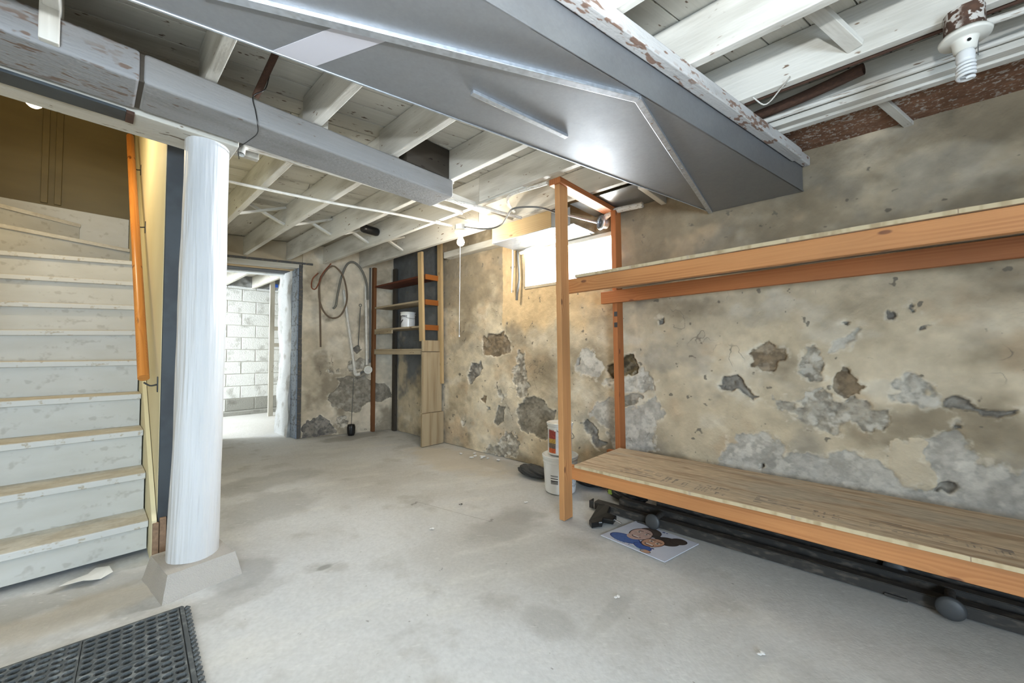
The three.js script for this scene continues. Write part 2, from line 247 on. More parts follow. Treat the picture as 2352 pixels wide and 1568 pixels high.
// ------------------------------------------------------------------ stone walls under failing plaster
const RP = [
  ['cement',-0.76,0.31,-0.71,0.42,-0.63,0.52,-0.57,0.51,-0.52,0.51,-0.44,0.52,-0.38,0.47,-0.38,0.43,-0.27,0.46,-0.21,0.45,-0.14,0.48,-0.09,0.51,-0.05,0.51,-0.02,0.47,0.04,0.46,0.08,0.40,0.14,0.36,0.22,0.40,0.20,0.52,0.19,0.57,0.21,0.59,0.29,0.69,0.31,0.60,0.36,0.53,0.40,0.54,0.46,0.50,0.54,0.53,0.53,0.22,-0.77,-0.01],
  ['island',0.07,0.56,0.09,0.58,0.13,0.59,0.18,0.60,0.21,0.58,0.19,0.54,0.20,0.51,0.23,0.44,0.22,0.38,0.18,0.36,0.10,0.38,0.06,0.45,0.04,0.50,0.07,0.53],
  ['brown',-0.52,1.08,-0.48,1.10,-0.44,1.11,-0.41,1.07,-0.37,1.07,-0.36,1.03,-0.37,0.99,-0.41,0.97,-0.44,0.93,-0.50,0.92,-0.54,0.96,-0.55,1.03],
  ['grey',-0.27,1.06,-0.24,1.03,-0.21,0.97,-0.21,0.90,-0.27,0.90,-0.31,0.89,-0.30,0.96,-0.27,1.00],
  ['brown',-0.12,0.95,-0.09,0.94,-0.06,0.89,-0.03,0.85,-0.04,0.80,-0.09,0.78,-0.14,0.80,-0.16,0.84,-0.15,0.91],
  ['dark',-0.72,0.87,-0.64,0.88,-0.58,0.83,-0.55,0.79,-0.51,0.74,-0.56,0.74,-0.63,0.79,-0.70,0.79,-0.73,0.81],
  ['grey',-0.29,0.84,-0.25,0.83,-0.19,0.81,-0.16,0.77,-0.09,0.77,-0.02,0.79,-0.00,0.74,0.05,0.73,0.07,0.68,0.05,0.64,-0.02,0.63,-0.09,0.65,-0.15,0.60,-0.27,0.61,-0.35,0.66,-0.39,0.67,-0.45,0.74,-0.38,0.75,-0.32,0.72,-0.28,0.77],
  ['pale',0.07,0.80,0.12,0.92,0.16,0.92,0.21,0.86,0.28,0.80,0.25,0.76,0.15,0.78],
  ['dark',0.25,0.76,0.28,0.80,0.32,0.80,0.35,0.77,0.44,0.77,0.48,0.78,0.47,0.76,0.38,0.74,0.34,0.75,0.28,0.74],
  ['dark',0.21,0.36,0.24,0.41,0.28,0.42,0.29,0.39,0.28,0.36,0.22,0.35],
  ['pale',-0.16,1.05,-0.18,1.06,-0.13,1.12,-0.08,1.14,-0.05,1.15,-0.08,1.08,-0.13,1.04],
  ['dark',0.06,1.22,0.07,1.25,0.10,1.24,0.10,1.22],
  ['dark',-0.11,1.19,-0.08,1.20,-0.08,1.19,-0.10,1.18],
  ['dark',0.16,1.24,0.16,1.28,0.17,1.27,0.17,1.24],
  ['dark',0.17,1.15,0.18,1.17,0.21,1.17,0.20,1.14,0.17,1.14],
  ['dark',-0.54,0.31,-0.52,0.35,-0.50,0.35,-0.50,0.33],
  ['dark',0.28,0.69,0.30,0.69,0.30,0.67,0.28,0.67],
  ['brown',-2.99,1.20,-2.89,1.23,-2.79,1.21,-2.69,1.24,-2.63,1.16,-2.59,1.06,-2.60,1.03,-2.71,1.02,-2.84,1.00,-2.97,1.01,-3.01,1.10],
  ['dark',-3.21,0.85,-3.16,0.91,-3.04,0.93,-2.99,0.88,-3.05,0.80,-3.16,0.72,-3.22,0.71,-3.24,0.76],
  ['grey',-2.49,1.05,-2.42,1.02,-2.42,0.93,-2.36,0.85,-2.38,0.77,-2.33,0.73,-2.39,0.62,-2.50,0.59,-2.50,0.69,-2.57,0.78,-2.57,0.84,-2.50,0.91,-2.53,0.97],
  ['stone',-2.50,0.53,-2.42,0.60,-2.31,0.62,-2.18,0.60,-2.10,0.53,-2.06,0.53,-2.08,0.47,-2.07,0.34,-2.15,0.26,-2.22,0.24,-2.32,0.28,-2.43,0.29,-2.50,0.36,-2.52,0.45],
  ['stone',-2.74,0.50,-2.66,0.51,-2.66,0.45,-2.68,0.37,-2.76,0.31,-2.82,0.32,-2.81,0.40,-2.77,0.45],
  ['brown',-3.02,0.56,-2.97,0.59,-2.93,0.57,-2.95,0.50,-2.99,0.51],
  ['dark',-2.92,0.48,-2.88,0.48,-2.88,0.45,-2.92,0.45],
  ['grey',-3.34,0.29,-3.27,0.29,-3.30,0.24,-3.34,0.26],
  ['grey',-2.77,0.64,-2.71,0.65,-2.65,0.59,-2.71,0.57,-2.76,0.57],
  ['pale',-1.36,0.85,-1.27,0.90,-1.20,0.90,-1.16,0.84,-1.17,0.76,-1.24,0.74,-1.36,0.74,-1.50,0.74,-1.59,0.79,-1.56,0.82],
  ['cement',-1.36,0.59,-1.26,0.66,-1.21,0.71,-1.15,0.71,-1.11,0.59,-1.15,0.52,-1.18,0.41,-1.16,0.31,-1.36,0.26,-1.50,0.32,-1.56,0.44,-1.61,0.45,-1.70,0.51,-1.66,0.60,-1.53,0.66,-1.46,0.66],
  ['moss',-1.55,0.93,-1.46,0.96,-1.36,1.01,-1.32,1.02,-1.31,0.97,-1.28,0.92,-1.31,0.88,-1.36,0.87,-1.46,0.87,-1.50,0.83,-1.53,0.90],
  ['stone',-1.45,0.66,-1.36,0.71,-1.28,0.73,-1.25,0.70,-1.28,0.66,-1.36,0.61,-1.44,0.60],
  ['dark',-1.78,0.45,-1.74,0.48,-1.70,0.45,-1.64,0.40,-1.65,0.36,-1.62,0.31,-1.56,0.32,-1.57,0.28,-1.66,0.26,-1.69,0.33,-1.75,0.38],
  ['dark',-1.81,0.99,-1.78,1.00,-1.79,0.93,-1.82,0.93],
  ['dark',-1.14,1.28,-1.10,1.28,-1.11,1.24,-1.13,1.25],
  ['grey',-3.00,0.02,-2.77,0.12,-2.65,0.25,-2.53,0.25,-2.49,0.17,-2.53,0.03,-2.77,-0.01,-2.97,0.00],
  ['cement',-1.87,0.91,-1.77,1.04,-1.67,1.07,-1.61,0.96,-1.57,0.91,-1.61,0.82,-1.77,0.84]
];
const BPATCH = [
  ['stone',0.34,0.50,0.45,0.58,0.48,0.65,0.43,0.71,0.53,0.74,0.66,0.72,0.76,0.72,0.90,0.64,1.07,0.59,1.11,0.44,0.93,0.38,0.80,0.37,0.70,0.27,0.55,0.28,0.42,0.34,0.34,0.43],
  ['grey',0.54,0.88,0.61,0.93,0.69,0.97,0.80,0.95,0.83,0.84,0.75,0.79,0.64,0.79,0.56,0.83],
  ['dark',0.61,1.11,0.67,1.13,0.73,1.07,0.68,1.03,0.62,1.04],
  ['soot',0.04,0.10,0.10,0.20,0.25,0.25,0.33,0.21,0.39,0.13,0.44,0.03,0.19,-0.02,0.05,-0.00],
  ['grey',0.34,0.81,0.38,0.82,0.40,0.77,0.36,0.76],
  ['stone',0.40,0.82,0.45,0.83,0.45,0.78,0.41,0.78],
  ['grey',0.44,0.22,0.53,0.24,0.57,0.12,0.50,0.07,0.44,0.13]
];

for (const L of [RP, BPATCH]) for (const P of L) { const q = P.slice(1); P.pts = []; for (let i = 0; i < q.length; i += 2) P.pts.push([q[i], q[i + 1]]); P.box = [Math.min(...P.pts.map((p) => p[0])) - 0.05, Math.max(...P.pts.map((p) => p[0])) + 0.05, Math.min(...P.pts.map((p) => p[1])) - 0.05, Math.max(...P.pts.map((p) => p[1])) + 0.05]; }
function sdf(pts, x, y) {
  let d = 1e9, s = 1;
  for (let i = 0, j = pts.length - 1; i < pts.length; j = i++) {
    const [ax, ay] = pts[i], [bx_, by] = pts[j], ex = bx_ - ax, ey = by - ay, wx = x - ax, wy = y - ay, t = Math.min(1, Math.max(0, (wx * ex + wy * ey) / (ex * ex + ey * ey))), px = wx - ex * t, py = wy - ey * t;
    d = Math.min(d, px * px + py * py); const c1 = y >= ay, c2 = y < by, c3 = ex * wy > ey * wx; if ((c1 && c2 && c3) || (!c1 && !c2 && !c3)) s = -s;
  }
  return s * Math.sqrt(d);
}
const KIND = { // depth below the plaster, roughness of the bared face, its two tones
  cement: [0.006, 0.003, [188, 184, 176], [160, 156, 148], 0.010], island: [-0.007, 0.001, null, null], brown: [0.018, 0.010, [140, 122, 98], [108, 94, 76]], grey: [0.014, 0.014, [176, 169, 156], [128, 121, 110], 0.006], dark: [0.026, 0.014, [112, 106, 98], [148, 142, 132]],
  pale: [0.009, 0.012, [198, 194, 184], [150, 145, 136], 0.012], stone: [0.014, 0.008, [146, 139, 126], [120, 113, 101]], moss: [0.024, 0.012, [92, 78, 50], [68, 58, 42]], soot: [0.003, 0.006, [84, 82, 80], [122, 116, 108]],
};
// height out of the wall and colour at a place on it
function wallAt(L, x, y, seed, base) {
  const wx = x + (fbm(x * 16 + seed, y * 16, 4) - 0.5) * 0.07, wy = y + (fbm(x * 16 + 40, y * 16 + seed, 4) - 0.5) * 0.07;
  const n1 = fbm(x * 3 + seed, y * 3, 5), n2 = fbm(x * 26 + seed, y * 26, 4);
  let h = (n1 - 0.5) * 0.03 + (n2 - 0.5) * 0.006, c = base(x, y, n1, n2), edge = 0;
  for (const P of L) {
    if (x < P.box[0] || x > P.box[1] || y < P.box[2] || y > P.box[3]) continue;
    let d = sdf(P.pts, wx, wy); if (d > 0.045) continue;
    const K = KIND[P[0]], rough = fbm(x * 44 + seed, y * 44, 4), big = fbm(x * 13 + 3, y * 13 + seed, 3); if (K[4]) d += (fbm(x * 24 + 5, y * 24 + seed, 3) - 0.5) * 0.07;
    const m = sst(K[4] ?? 0.003, -(K[4] ?? 0.003), d);
    h -= sst(0.004, -0.006, d) * (K[0] + (rough - 0.5) * K[1] * 1.6 + (big - 0.5) * K[1] * 1.4);
    if (K[2]) c = mix3(c, mix3(K[2], K[3], sst(0.32, 0.68, rough * 0.55 + big * 0.45)), m * (K[4] ? 0.85 : 1)), c = mix3(c, [212, 206, 194], m * sst(0.5, 0.68, fbm(x * 19 + 61, y * 19 + seed, 4)) * (K[4] ? 0.7 : 0.25));
    else c = mix3(c, base(x, y, n1, n2, true), m);
    edge = Math.max(edge, sst(0.028, 0.003, d) * (1 - m));
  }
  { const cr = Math.abs(fbm(x * 3.7 + seed, y * 3.7 + 14, 5) - 0.5), k = sst(0.007, 0.0015, cr) * sst(0.60, 0.68, fbm(x * 2.2 + 90, y * 2.2 + seed, 3)) * sst(1.5, 1.2, y); c = mix3(c, [104, 96, 86], k * 0.6); h -= k * 0.004; }
  c = mul3(c, 0.9 + 0.2 * fbm(x * 11 + seed, y * 11 + 7, 4));
  c = mix3(c, [224, 216, 200], edge * 0.55 * sst(0.4, 0.62, n2));   // lime bloom on the broken rims
  return [h, c];
}
function plasterR(z, y, n1, n2, clean) {
  const a = fbm(z * 1.1 + 8, y * 1.6, 4), b = fbm(z * 5 + 1, y * 7, 4), s = fbm(z * 2.4 + 20, y * 3.2 + 5, 5);
  let c = mix3([209, 195, 170], [193, 178, 152], sst(0.35, 0.68, a)); c = mix3(c, [214, 206, 190], sst(0.55, 0.75, b) * 0.5);
  if (clean) return c;
  // brown blotches, denser towards the top of the wall; grey lime low down
  c = mix3(c, [134, 121, 100], sst(0.50, 0.78, s + sst(1.15, 1.75, y) * 0.30) * 0.8);
  c = mix3(c, [142, 136, 126], sst(0.54, 0.74, fbm(z * 3.4 + 50, y * 4 + 2, 5) + sst(0.6, 0.0, y) * 0.12) * 0.45);
  c = mix3(c, [190, 166, 136], sst(0.58, 0.75, fbm(z * 4 + 77, y * 5, 4)) * 0.55);
  // tan paint beside the window
  const pz = z + (y < 1.35 ? (fbm(z * 8, y * 8, 4) - 0.5) * 0.35 : (fbm(2, y * 30, 2) - 0.5) * 0.012), low = 1.22 + (fbm(z * 5 + 3, 4, 4) - 0.5) * 0.5;
  c = mix3(c, [212, 184, 142], sst(-2.712, -2.70, pz) * sst(-1.55, -1.75, z + (fbm(z * 5, y * 5, 4) - 0.5) * 0.4) * sst(low - 0.06, low + 0.08, y) * 0.85);
  // slate paint in the niche behind the shelves, with its shade mixed into the colour
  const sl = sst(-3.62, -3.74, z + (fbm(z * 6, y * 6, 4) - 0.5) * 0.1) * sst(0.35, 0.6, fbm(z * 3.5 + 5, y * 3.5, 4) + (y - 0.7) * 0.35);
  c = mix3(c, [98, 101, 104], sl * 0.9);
  // pits and small chips
  c = mix3(c, [112, 104, 92], sst(0.78, 0.84, fbm(z * 22 + 9, y * 22, 3)) * 0.8);
  return mul3(c, 0.95 + 0.1 * n2);
}
function plasterB(s, y, n1, n2) {
  const a = fbm(s * 2 + 3, y * 2, 5);
  let c = mix3([204, 193, 174], [180, 168, 147], sst(0.35, 0.7, a)); c = mix3(c, [212, 204, 188], sst(0.58, 0.72, fbm(s * 5 + 9, y * 5, 4)) * 0.6);
  c = mix3(c, [126, 116, 100], sst(0.5, 0.72, fbm(s * 4 + 31, y * 4, 5) + sst(0.5, 0, y) * 0.2) * 0.7);
  return mul3(c, 0.95 + 0.1 * n2);
}
const WZ0 = -4.9, WZ1 = 0.95, WY = 2.36;
const inWin = (z, y) => z > -2.395 && z < -1.485 && y > 1.655 && y < 1.965;
const wallGrid = (nu, nv, at, skip) => {
  const pos = new Float32Array((nu + 1) * (nv + 1) * 3), uv = new Float32Array((nu + 1) * (nv + 1) * 2), idx = [];
  for (let j = 0; j <= nv; j++) for (let i = 0; i <= nu; i++) { const k = j * (nu + 1) + i, q = at(i / nu, j / nv); pos.set(q, k * 3); uv.set([i / nu, j / nv], k * 2); }
  for (let j = 0; j < nv; j++) for (let i = 0; i < nu; i++) { if (skip && skip((i + 0.5) / nu, (j + 0.5) / nv)) continue; const a = j * (nu + 1) + i, b = a + 1, c = a + nu + 1, d = c + 1; idx.push(a, b, d, a, d, c); }
  const g = new THREE.BufferGeometry(); g.setAttribute('position', new THREE.BufferAttribute(pos, 3)); g.setAttribute('uv', new THREE.BufferAttribute(uv, 2)); g.setIndex(idx); g.computeVertexNormals(); return g;
};
const plasterBump = tex(512, 512, (u, v) => 0.6 * fbm(u * 30, v * 30, 4) + 0.4 * fbm(u * 90, v * 90, 2), false);
const coreMat = mat({ map: scaled(tex(512, 512, (u, v) => mix3([196, 184, 162], [160, 146, 124], fbm(u * 10, v * 10, 5))), 1.5, 1.5), roughness: 0.92 });
const wallRight = thing('wall_right', 'long stone wall with flaking beige plaster and bared patches', 'wall', null, 'structure');
{
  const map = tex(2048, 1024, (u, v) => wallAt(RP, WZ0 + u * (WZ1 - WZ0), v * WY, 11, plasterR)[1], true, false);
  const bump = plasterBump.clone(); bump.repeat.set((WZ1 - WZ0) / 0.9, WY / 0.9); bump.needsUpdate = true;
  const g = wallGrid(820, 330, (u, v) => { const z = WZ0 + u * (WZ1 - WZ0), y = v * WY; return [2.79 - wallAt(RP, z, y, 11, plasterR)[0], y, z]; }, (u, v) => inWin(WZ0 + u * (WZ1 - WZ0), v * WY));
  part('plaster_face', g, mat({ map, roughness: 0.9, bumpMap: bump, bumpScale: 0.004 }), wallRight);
  const X0 = 2.84, X1 = 3.16;
  part('stone_core', join(bx(X0, X1, -0.2, 1.645, FZ0, FZ1, 0, 'z'), bx(X0, X1, 1.975, 2.9, FZ0, FZ1, 0, 'z'), bx(X0, X1, 1.645, 1.975, FZ0, -2.405, 0, 'z'), bx(X0, X1, 1.645, 1.975, -1.475, FZ1, 0, 'z'),
    bx(2.78, X0, 1.63, 1.657, -2.41, -1.47, 0.004), bx(2.78, X0, 1.963, 1.99, -2.41, -1.47, 0.004), bx(2.78, X0, 1.64, 1.98, -2.42, -2.393, 0.004), bx(2.78, X0, 1.64, 1.98, -1.487, -1.46, 0.004),
    bx(2.79, X0, -0.1, WY, FZ0, WZ0 + 0.004, 0), bx(2.79, X0, -0.1, WY, WZ1 - 0.004, FZ1, 0)), coreMat, wallRight);
}
// slanting back wall: local s runs along it, its face looks to +z of the group
const bw = thing('wall_back', 'far wall with stained beige plaster and a dark bared stone', 'wall', null, 'structure');
bw.position.set(1.711, 0, -5.088); bw.rotation.y = -Math.atan2(0.282, 0.959);
{
  const S0 = 0.03, S1 = 1.16, map = tex(1024, 2048, (u, v) => wallAt(BPATCH, S0 + u * (S1 - S0), v * WY, 5, plasterB)[1], true, false);
  const bump = plasterBump.clone(); bump.repeat.set((S1 - S0) / 0.9, WY / 0.9); bump.needsUpdate = true;
  part('plaster_face', wallGrid(190, 360, (u, v) => { const s = S0 + u * (S1 - S0), y = v * WY; return [s, y, wallAt(BPATCH, s, y, 5, plasterB)[0]]; }), mat({ map, roughness: 0.9, bumpMap: bump, bumpScale: 0.004 }), bw);
  part('stone_core', join(bx(0.03, 1.45, -0.1, WY, -0.3, -0.05, 0), bx(-0.95, 0.03, 2.12, WY, -0.2, -0.002, 0.003), bx(-4.3, -0.86, -0.1, WY, -0.3, -0.005, 0)), coreMat, bw);
}
// unseen sides of the cellar
tag(part('wall_left', bx(FX0 - 0.2, FX0, -0.2, 2.9, FZ0, FZ1, 0), coreMat), 'plain cellar wall beyond the staircase, out of view', 'wall', null, 'structure');
tag(part('wall_far', join(bx(FX0, 3.16, -0.2, 2.9, -8.1, -7.86, 0)), M.mortar), 'backing of the white block wall in the next room', 'wall', null, 'structure');
{ // wall behind the camera, with its window
  const w = thing('wall_front', 'cellar wall with a wide daylit window, behind the viewer', 'wall', null, 'structure');
  part('masonry', join(bx(FX0, 3.16, -0.2, 0.58, 1.85, 2.1, 0), bx(FX0, 3.16, 1.52, 2.9, 1.85, 2.1, 0), bx(FX0, -1.58, 0.58, 1.52, 1.85, 2.1, 0), bx(-0.22, 3.16, 0.58, 1.52, 1.85, 2.1, 0)), coreMat, w);
}
function windowThing(n, label, w, h, pos, turn) {
  const t = thing(`window_${n}`, label, 'window', null, 'structure'); t.position.set(...pos); t.rotation.y = turn; const f = 0.022;
  part('window_frame', join(bx(-w / 2, w / 2, -h / 2, -h / 2 + f, -0.02, 0.02), bx(-w / 2, w / 2, h / 2 - f, h / 2, -0.02, 0.02), bx(-w / 2, -w / 2 + f, -h / 2 + f, h / 2 - f, -0.02, 0.02), bx(w / 2 - f, w / 2, -h / 2 + f, h / 2 - f, -0.02, 0.02)), M.frame, t);
  const g = new THREE.PlaneGeometry(w - 2 * f, h - 2 * f); part('pane', g, M.glass, t); return t;
}
windowThing(1, 'small bright cellar window high in the stone wall', 0.98, 0.39, [3.02, 1.81, -1.94], -Math.PI / 2);
windowThing(2, 'wide cellar window in the wall behind the viewer', 1.36, 0.94, [-0.9, 1.05, 1.95], Math.PI);
windowThing(3, 'bright window at the side of the next room', 0.84, 0.84, [-0.78, 1.5, -7.05], Math.PI / 2);

// ------------------------------------------------------------------ ceiling: floor boards over joists
const JB = 2.15, SB = 2.345;
const ceiling = thing('ceiling', 'whitewashed joists under the bare boards of the floor above', 'ceiling', null, 'structure');
part('upper_floor', join(bx(0.30, 3.16, SB + 0.022, SB + 0.1, -5.6, FZ1, 0), bx(FX0, 0.30, SB + 0.022, SB + 0.1, -2.47, FZ1, 0), bx(FX0, 3.16, 2.32, 2.4, FZ0, -5.6, 0), bx(FX0, -0.66, SB + 0.022, SB + 0.1, -5.6, -2.47, 0)), M.board, ceiling);
{ // boards slant across the joists
  const ang = 14 * Math.PI / 180, tx = Math.cos(ang), tz = Math.sin(ang), pitch = 0.138;
  for (let k = -17; k < 32; k++) { // k counts boards away from the viewer
    const off = -k * pitch; // distance along the normal (-tz, tx)
    const at = (x) => (off + x * tz) / tx; // z of the board's middle at x
    let xa = -0.7, xb = 2.79; if (at(0.28) < -2.44) xa = 0.3; if (at(0.3) < -5.55) continue; if (at(2.0) > 1.9) continue;
    if (at(xa) > 1.78) continue;
    const nJ = rnd() < 0.6 ? [0.735 + 0.42 * ((rnd() * 4) | 0)] : [];
    const cuts = [xa, ...nJ, xb].sort((a, b) => a - b);
    for (let i = 0; i + 1 < cuts.length; i++) {
      const a = cuts[i] + 0.0015, b = cuts[i + 1] - 0.0015; if (b - a < 0.1) continue;
      part('plank', bar([a, SB + 0.0105 + rnd() * 0.003, at(a)], [b, SB + 0.0105 + rnd() * 0.003, at(b)], pitch - 0.004, 0.021, 0.003), M.board, ceiling);
    }
  }
  // joists run away from the viewer; those beyond the beam lap beside those before it
  const jx = [-0.11, 0.315, 0.735, 1.155, 1.575, 1.955, 2.37];
  jx.forEach((x, i) => { part('joist', bx(x - 0.021, x + 0.021, JB, SB - 0.001, -2.12, 1.84, 0.005, 'z'), M.joist, ceiling); });
  [0.775, 1.178, 1.585, 1.968, 2.375].forEach((x, i) => { const zb = -5.088 + (x - 1.711) * 0.294 + 0.01; part('joist', bx(x - 0.021, x + 0.021, JB - 0.004 * i, SB - 0.001, zb, x > 1.9 ? -1.9 + 0.2 : -2.0, 0.005, 'z'), M.joist, ceiling); });
  for (const [x, z, l] of [[2.344, -0.30, 0.06], [2.344, -0.24, 0.05], [2.344, -0.12, 0.035]]) part('nail', rod([x, 2.24, z], [x - 0.012, 2.24 - l, z + 0.004], 0.0025, 6), M.rust, ceiling);
  // crossed bridging between the far joists, and a pair near the viewer
  const br = (x0, x1, z, flip) => { const a = [x0 + 0.024, JB + 0.02, z], b = [x1 - 0.024, SB - 0.025, z - 0.03]; const c = [x0 + 0.024, SB - 0.025, z - 0.045], d = [x1 - 0.024, JB + 0.025, z - 0.06]; part('bridging', bar(a, b, 0.036, 0.02), M.joist, ceiling); part('bridging', bar(c, d, 0.036, 0.02), M.joist, ceiling); };
  [[0.775, 1.178], [1.178, 1.585], [1.585, 1.968], [1.968, 2.375]].forEach(([a, b]) => br(a, b, -3.78));
  part('bridging', bar([1.93, JB + 0.03, -0.02], [1.60, SB - 0.02, -0.20], 0.05, 0.025), M.joist, ceiling);
  part('bridging', bar([1.60, JB + 0.09, -0.30], [1.77, SB - 0.05, -0.235], 0.04, 0.05, 0.014), M.joist, ceiling);
  // header and short infill near the window, joist ends on the wall plate
  part('sill_plate', bx(2.70, 2.80, 2.10, 2.17, -3.55, -2.45, 0.006, 'z'), M.joist, ceiling);
  part('blocking', bx(2.40, 2.79, 2.10, SB, -1.10, -1.06, 0.004), M.joist, ceiling);
  part('blocking', bx(1.99, 2.35, JB + 0.05, SB, -2.62, -2.58, 0.004), M.joist, ceiling);
  part('blocking', bx(1.24, 1.552, JB + 0.005, SB - 0.004, -2.08, -1.985, 0.003), M.darkWood, ceiling, 'dark block in the joist bay');  // dark-toned box set into the bay near the beam end
  part('fascia', bx(1.60, 2.36, 2.13, 2.17, -2.24, -2.17, 0.004), M.joist, ceiling);
  // brown fibreboard closing the strip along the wall, with its batten and the white nailer
  part('fiberboard', bx(2.395, 2.83, 2.2, 2.215, -0.62, 1.84, 0.002, 'z'), M.fiber, ceiling, 'brown fibreboard with peeling white paint');
  part('batten', bar([2.40, 2.188, 0.045], [2.80, 2.188, 0.165], 0.036, 0.022), M.joist, ceiling);
  part('nailer', bx(2.30, 2.348, 2.16, 2.19, -0.40, 1.84, 0.004, 'z'), M.joist, ceiling);
}
const beam = thing('beam', 'heavy old timber beam carrying the joists, white paint flaking', 'beam', null, 'structure');
part('timber', bx(-1.4, 0.104, 2.03, JB - 0.004, -2.21, -1.96, 0.012, 'x'), M.peel, beam); part('timber', bx(0.113, 1.57, 2.032, JB - 0.004, -2.207, -1.964, 0.012, 'x'), M.peelLess, beam); part('splice', bx(0.09, 0.13, 2.036, JB - 0.01, -2.2, -1.972, 0, 'x'), M.darkWood, beam);
{
  const t = thing('beam_plate', 'pale worn header board over the stair opening', 'beam', null, 'structure');
  part('board', bx(-0.62, 0.47, 2.025, 2.075, -2.46, -2.235, 0.006, 'x'), M.beam, t);
  part('steel_strip', bx(-0.62, 0.08, 2.018, 2.03, -2.325, -2.225, 0.002, 'x'), M.steelBlue, t, 'dark grey steel strip');
  part('rusty_joint', bx(0.08, 0.105, 2.016, 2.03, -2.325, -2.23, 0.002), M.rust, t, 'rusty end of the strip');
  part('upright', bx(-0.62, 0.60, 2.075, SB + 0.02, -2.46, -2.42, 0.004, 'x'), M.beam, t);
}
{ const t = thing('hanger_strap', 'short white block fixed across the face of the beam', 'strap'); part('block', bx(-0.135, -0.09, 2.04, 2.17, -1.962, -1.935, 0.004), M.joist, t); }

// ------------------------------------------------------------------ sheet-metal duct
{
  const t = thing('air_duct', 'large grey sheet-metal duct slanting under the joists to the stone wall', 'duct');
  const L = (x) => -1.41 + (x - 0.096) * 0.2413, Rr = (x) => -0.729 + (x - 0.724) * 0.2213, y0 = 1.965, y1 = 2.143;
  const X0 = -1.1, X1 = 2.785, th = 0.003;
  part('bottom_panel', plate([[X0, L(X0)], [X1, L(X1)], [X1, Rr(X1)], [X0, Rr(X0)]], y0, y0 + th), M.duct, t);
  const side = (f, s) => bar([X0, (y0 + y1) / 2, f(X0) + s * th / 2], [X1, (y0 + y1) / 2, f(X1) + s * th / 2], th, y1 - y0, 0);
  part('side_panel', side(Rr, -1), M.duct, t); part('side_panel', side(L, 1), M.duct, t);
  part('top_panel', plate([[X0, L(X0)], [X1, L(X1)], [X1, Rr(X1)], [X0, Rr(X0)]], y1 - th, y1), M.duct, t);
  const yc = y0 - 0.006;
  part('cleat', bar([0.17, yc, -1.245], [1.338, yc, -0.61], 0.028, 0.014, 0.002), M.zinc, t);
  part('cleat', bar([1.338, yc, -0.61], [2.77, yc, -0.765], 0.026, 0.012, 0.002), M.zinc, t);
  for (const q of [0.12, 0.3, 0.46]) part('screw', rod([1.338 + 1.43 * q, yc - 0.008, -0.61 - 0.155 * q], [1.338 + 1.43 * q, yc - 0.004, -0.61 - 0.155 * q], 0.005, 8), M.chrome, t);
  part('stiffener', bar([0.905, yc, -1.03], [1.37, yc, -0.945], 0.022, 0.012, 0.002), M.zinc, t);
  // folded edges and the taped joint
  part('edge_fold', bar([X0, y0 + 0.003, L(X0) - 0.004], [X1, y0 + 0.003, L(X1) - 0.004], 0.008, 0.012, 0.002), M.zinc, t);
  part('edge_fold', bar([X0, y0 + 0.003, Rr(X0) + 0.002], [X1, y0 + 0.003, Rr(X1) + 0.002], 0.004, 0.008, 0.001), M.duct, t);
  { const a = 0.30, b = 0.40; part('tape', plate([[0.36, L(0.36) - 0.006], [0.475, L(0.475) - 0.006], [0.595, -1.018], [0.465, -1.09]], y0 - 0.0012, y0 - 0.0002), mat({ color: css(186, 184, 190), roughness: 0.6 }), t, 'pale strip of tape'); }
}
{ const t = thing('flange_board', 'narrow board of peeling white paint along the top of the duct', 'board');
  const f = (x) => -0.729 + (x - 0.724) * 0.2213; part('board', bar([0.3, 2.118, f(0.3) + 0.03], [2.62, 2.118, f(2.62) + 0.03], 0.05, 0.055, 0.006), M.peelWhite, t); part('board_end', bar([2.63, 2.13, f(2.63) + 0.02], [2.785, 2.13, f(2.785) + 0.02], 0.035, 0.05, 0.006), M.peelWhite, t); }

// ------------------------------------------------------------------ doorway and the next room
{
  const t = thing('door_1', 'doorway through the far wall framed in worn blue-grey timber', 'door', null, 'structure');
  part('door_post', bx(1.70, 1.745, 0, 2.10, -5.20, -5.075, 0.006), M.darkFrame, t);
  part('door_post_face', bx(1.685, 1.702, 0, 2.06, -5.27, -5.085, 0.003), M.blueFrame, t, 'blue-grey inner face');
  part('jamb', (() => { const g = new THREE.BoxGeometry(0.24, 2.3, 0.46, 4, 40, 8); g.translate(1.79, 1.13, -5.50); const p = g.attributes.position; for (let i = 0; i < p.count; i++) { if (p.getX(i) < 1.7) p.setX(i, 1.675 - (fbm(p.getY(i) * 4, p.getZ(i) * 6, 4) - 0.5) * 0.06 - 0.05 * Math.max(0, 0.5 - p.getY(i)) ); } g.computeVertexNormals(); return metric(g, 'y'); })(), M.jamb, t, 'rough white masonry reveal');
  const hd = (s0, s1, y0, y1, d0, d1, m, n, l) => { const g = bx(s0, s1, y0, y1, d0, d1, 0.004, 'x'); g.rotateY(-Math.atan2(0.282, 0.959)); g.translate(1.711, 0, -5.088); return part(n, g, m, t, l); };
  hd(-0.9, 0.14, 2.105, 2.13, -0.05, 0.012, M.darkFrame, 'head_strip');
  hd(-0.86, 0.02, 2.055, 2.105, -0.12, 0.004, M.trim, 'head_board');
  hd(-0.86, 0.02, 2.05, 2.075, -0.22, -0.12, M.tanWood, 'head_board'); hd(-0.86, 0.06, 2.045, 2.1, -0.42, -0.22, M.steelBlue, 'head_board'); hd(-0.86, 0.1, 2.03, 2.12, -0.56, -0.42, M.blockWhite, 'lintel');
  hd(-0.9, -0.86, 0, 2.1, -0.5, 0.01, M.darkFrame, 'door_post');
}
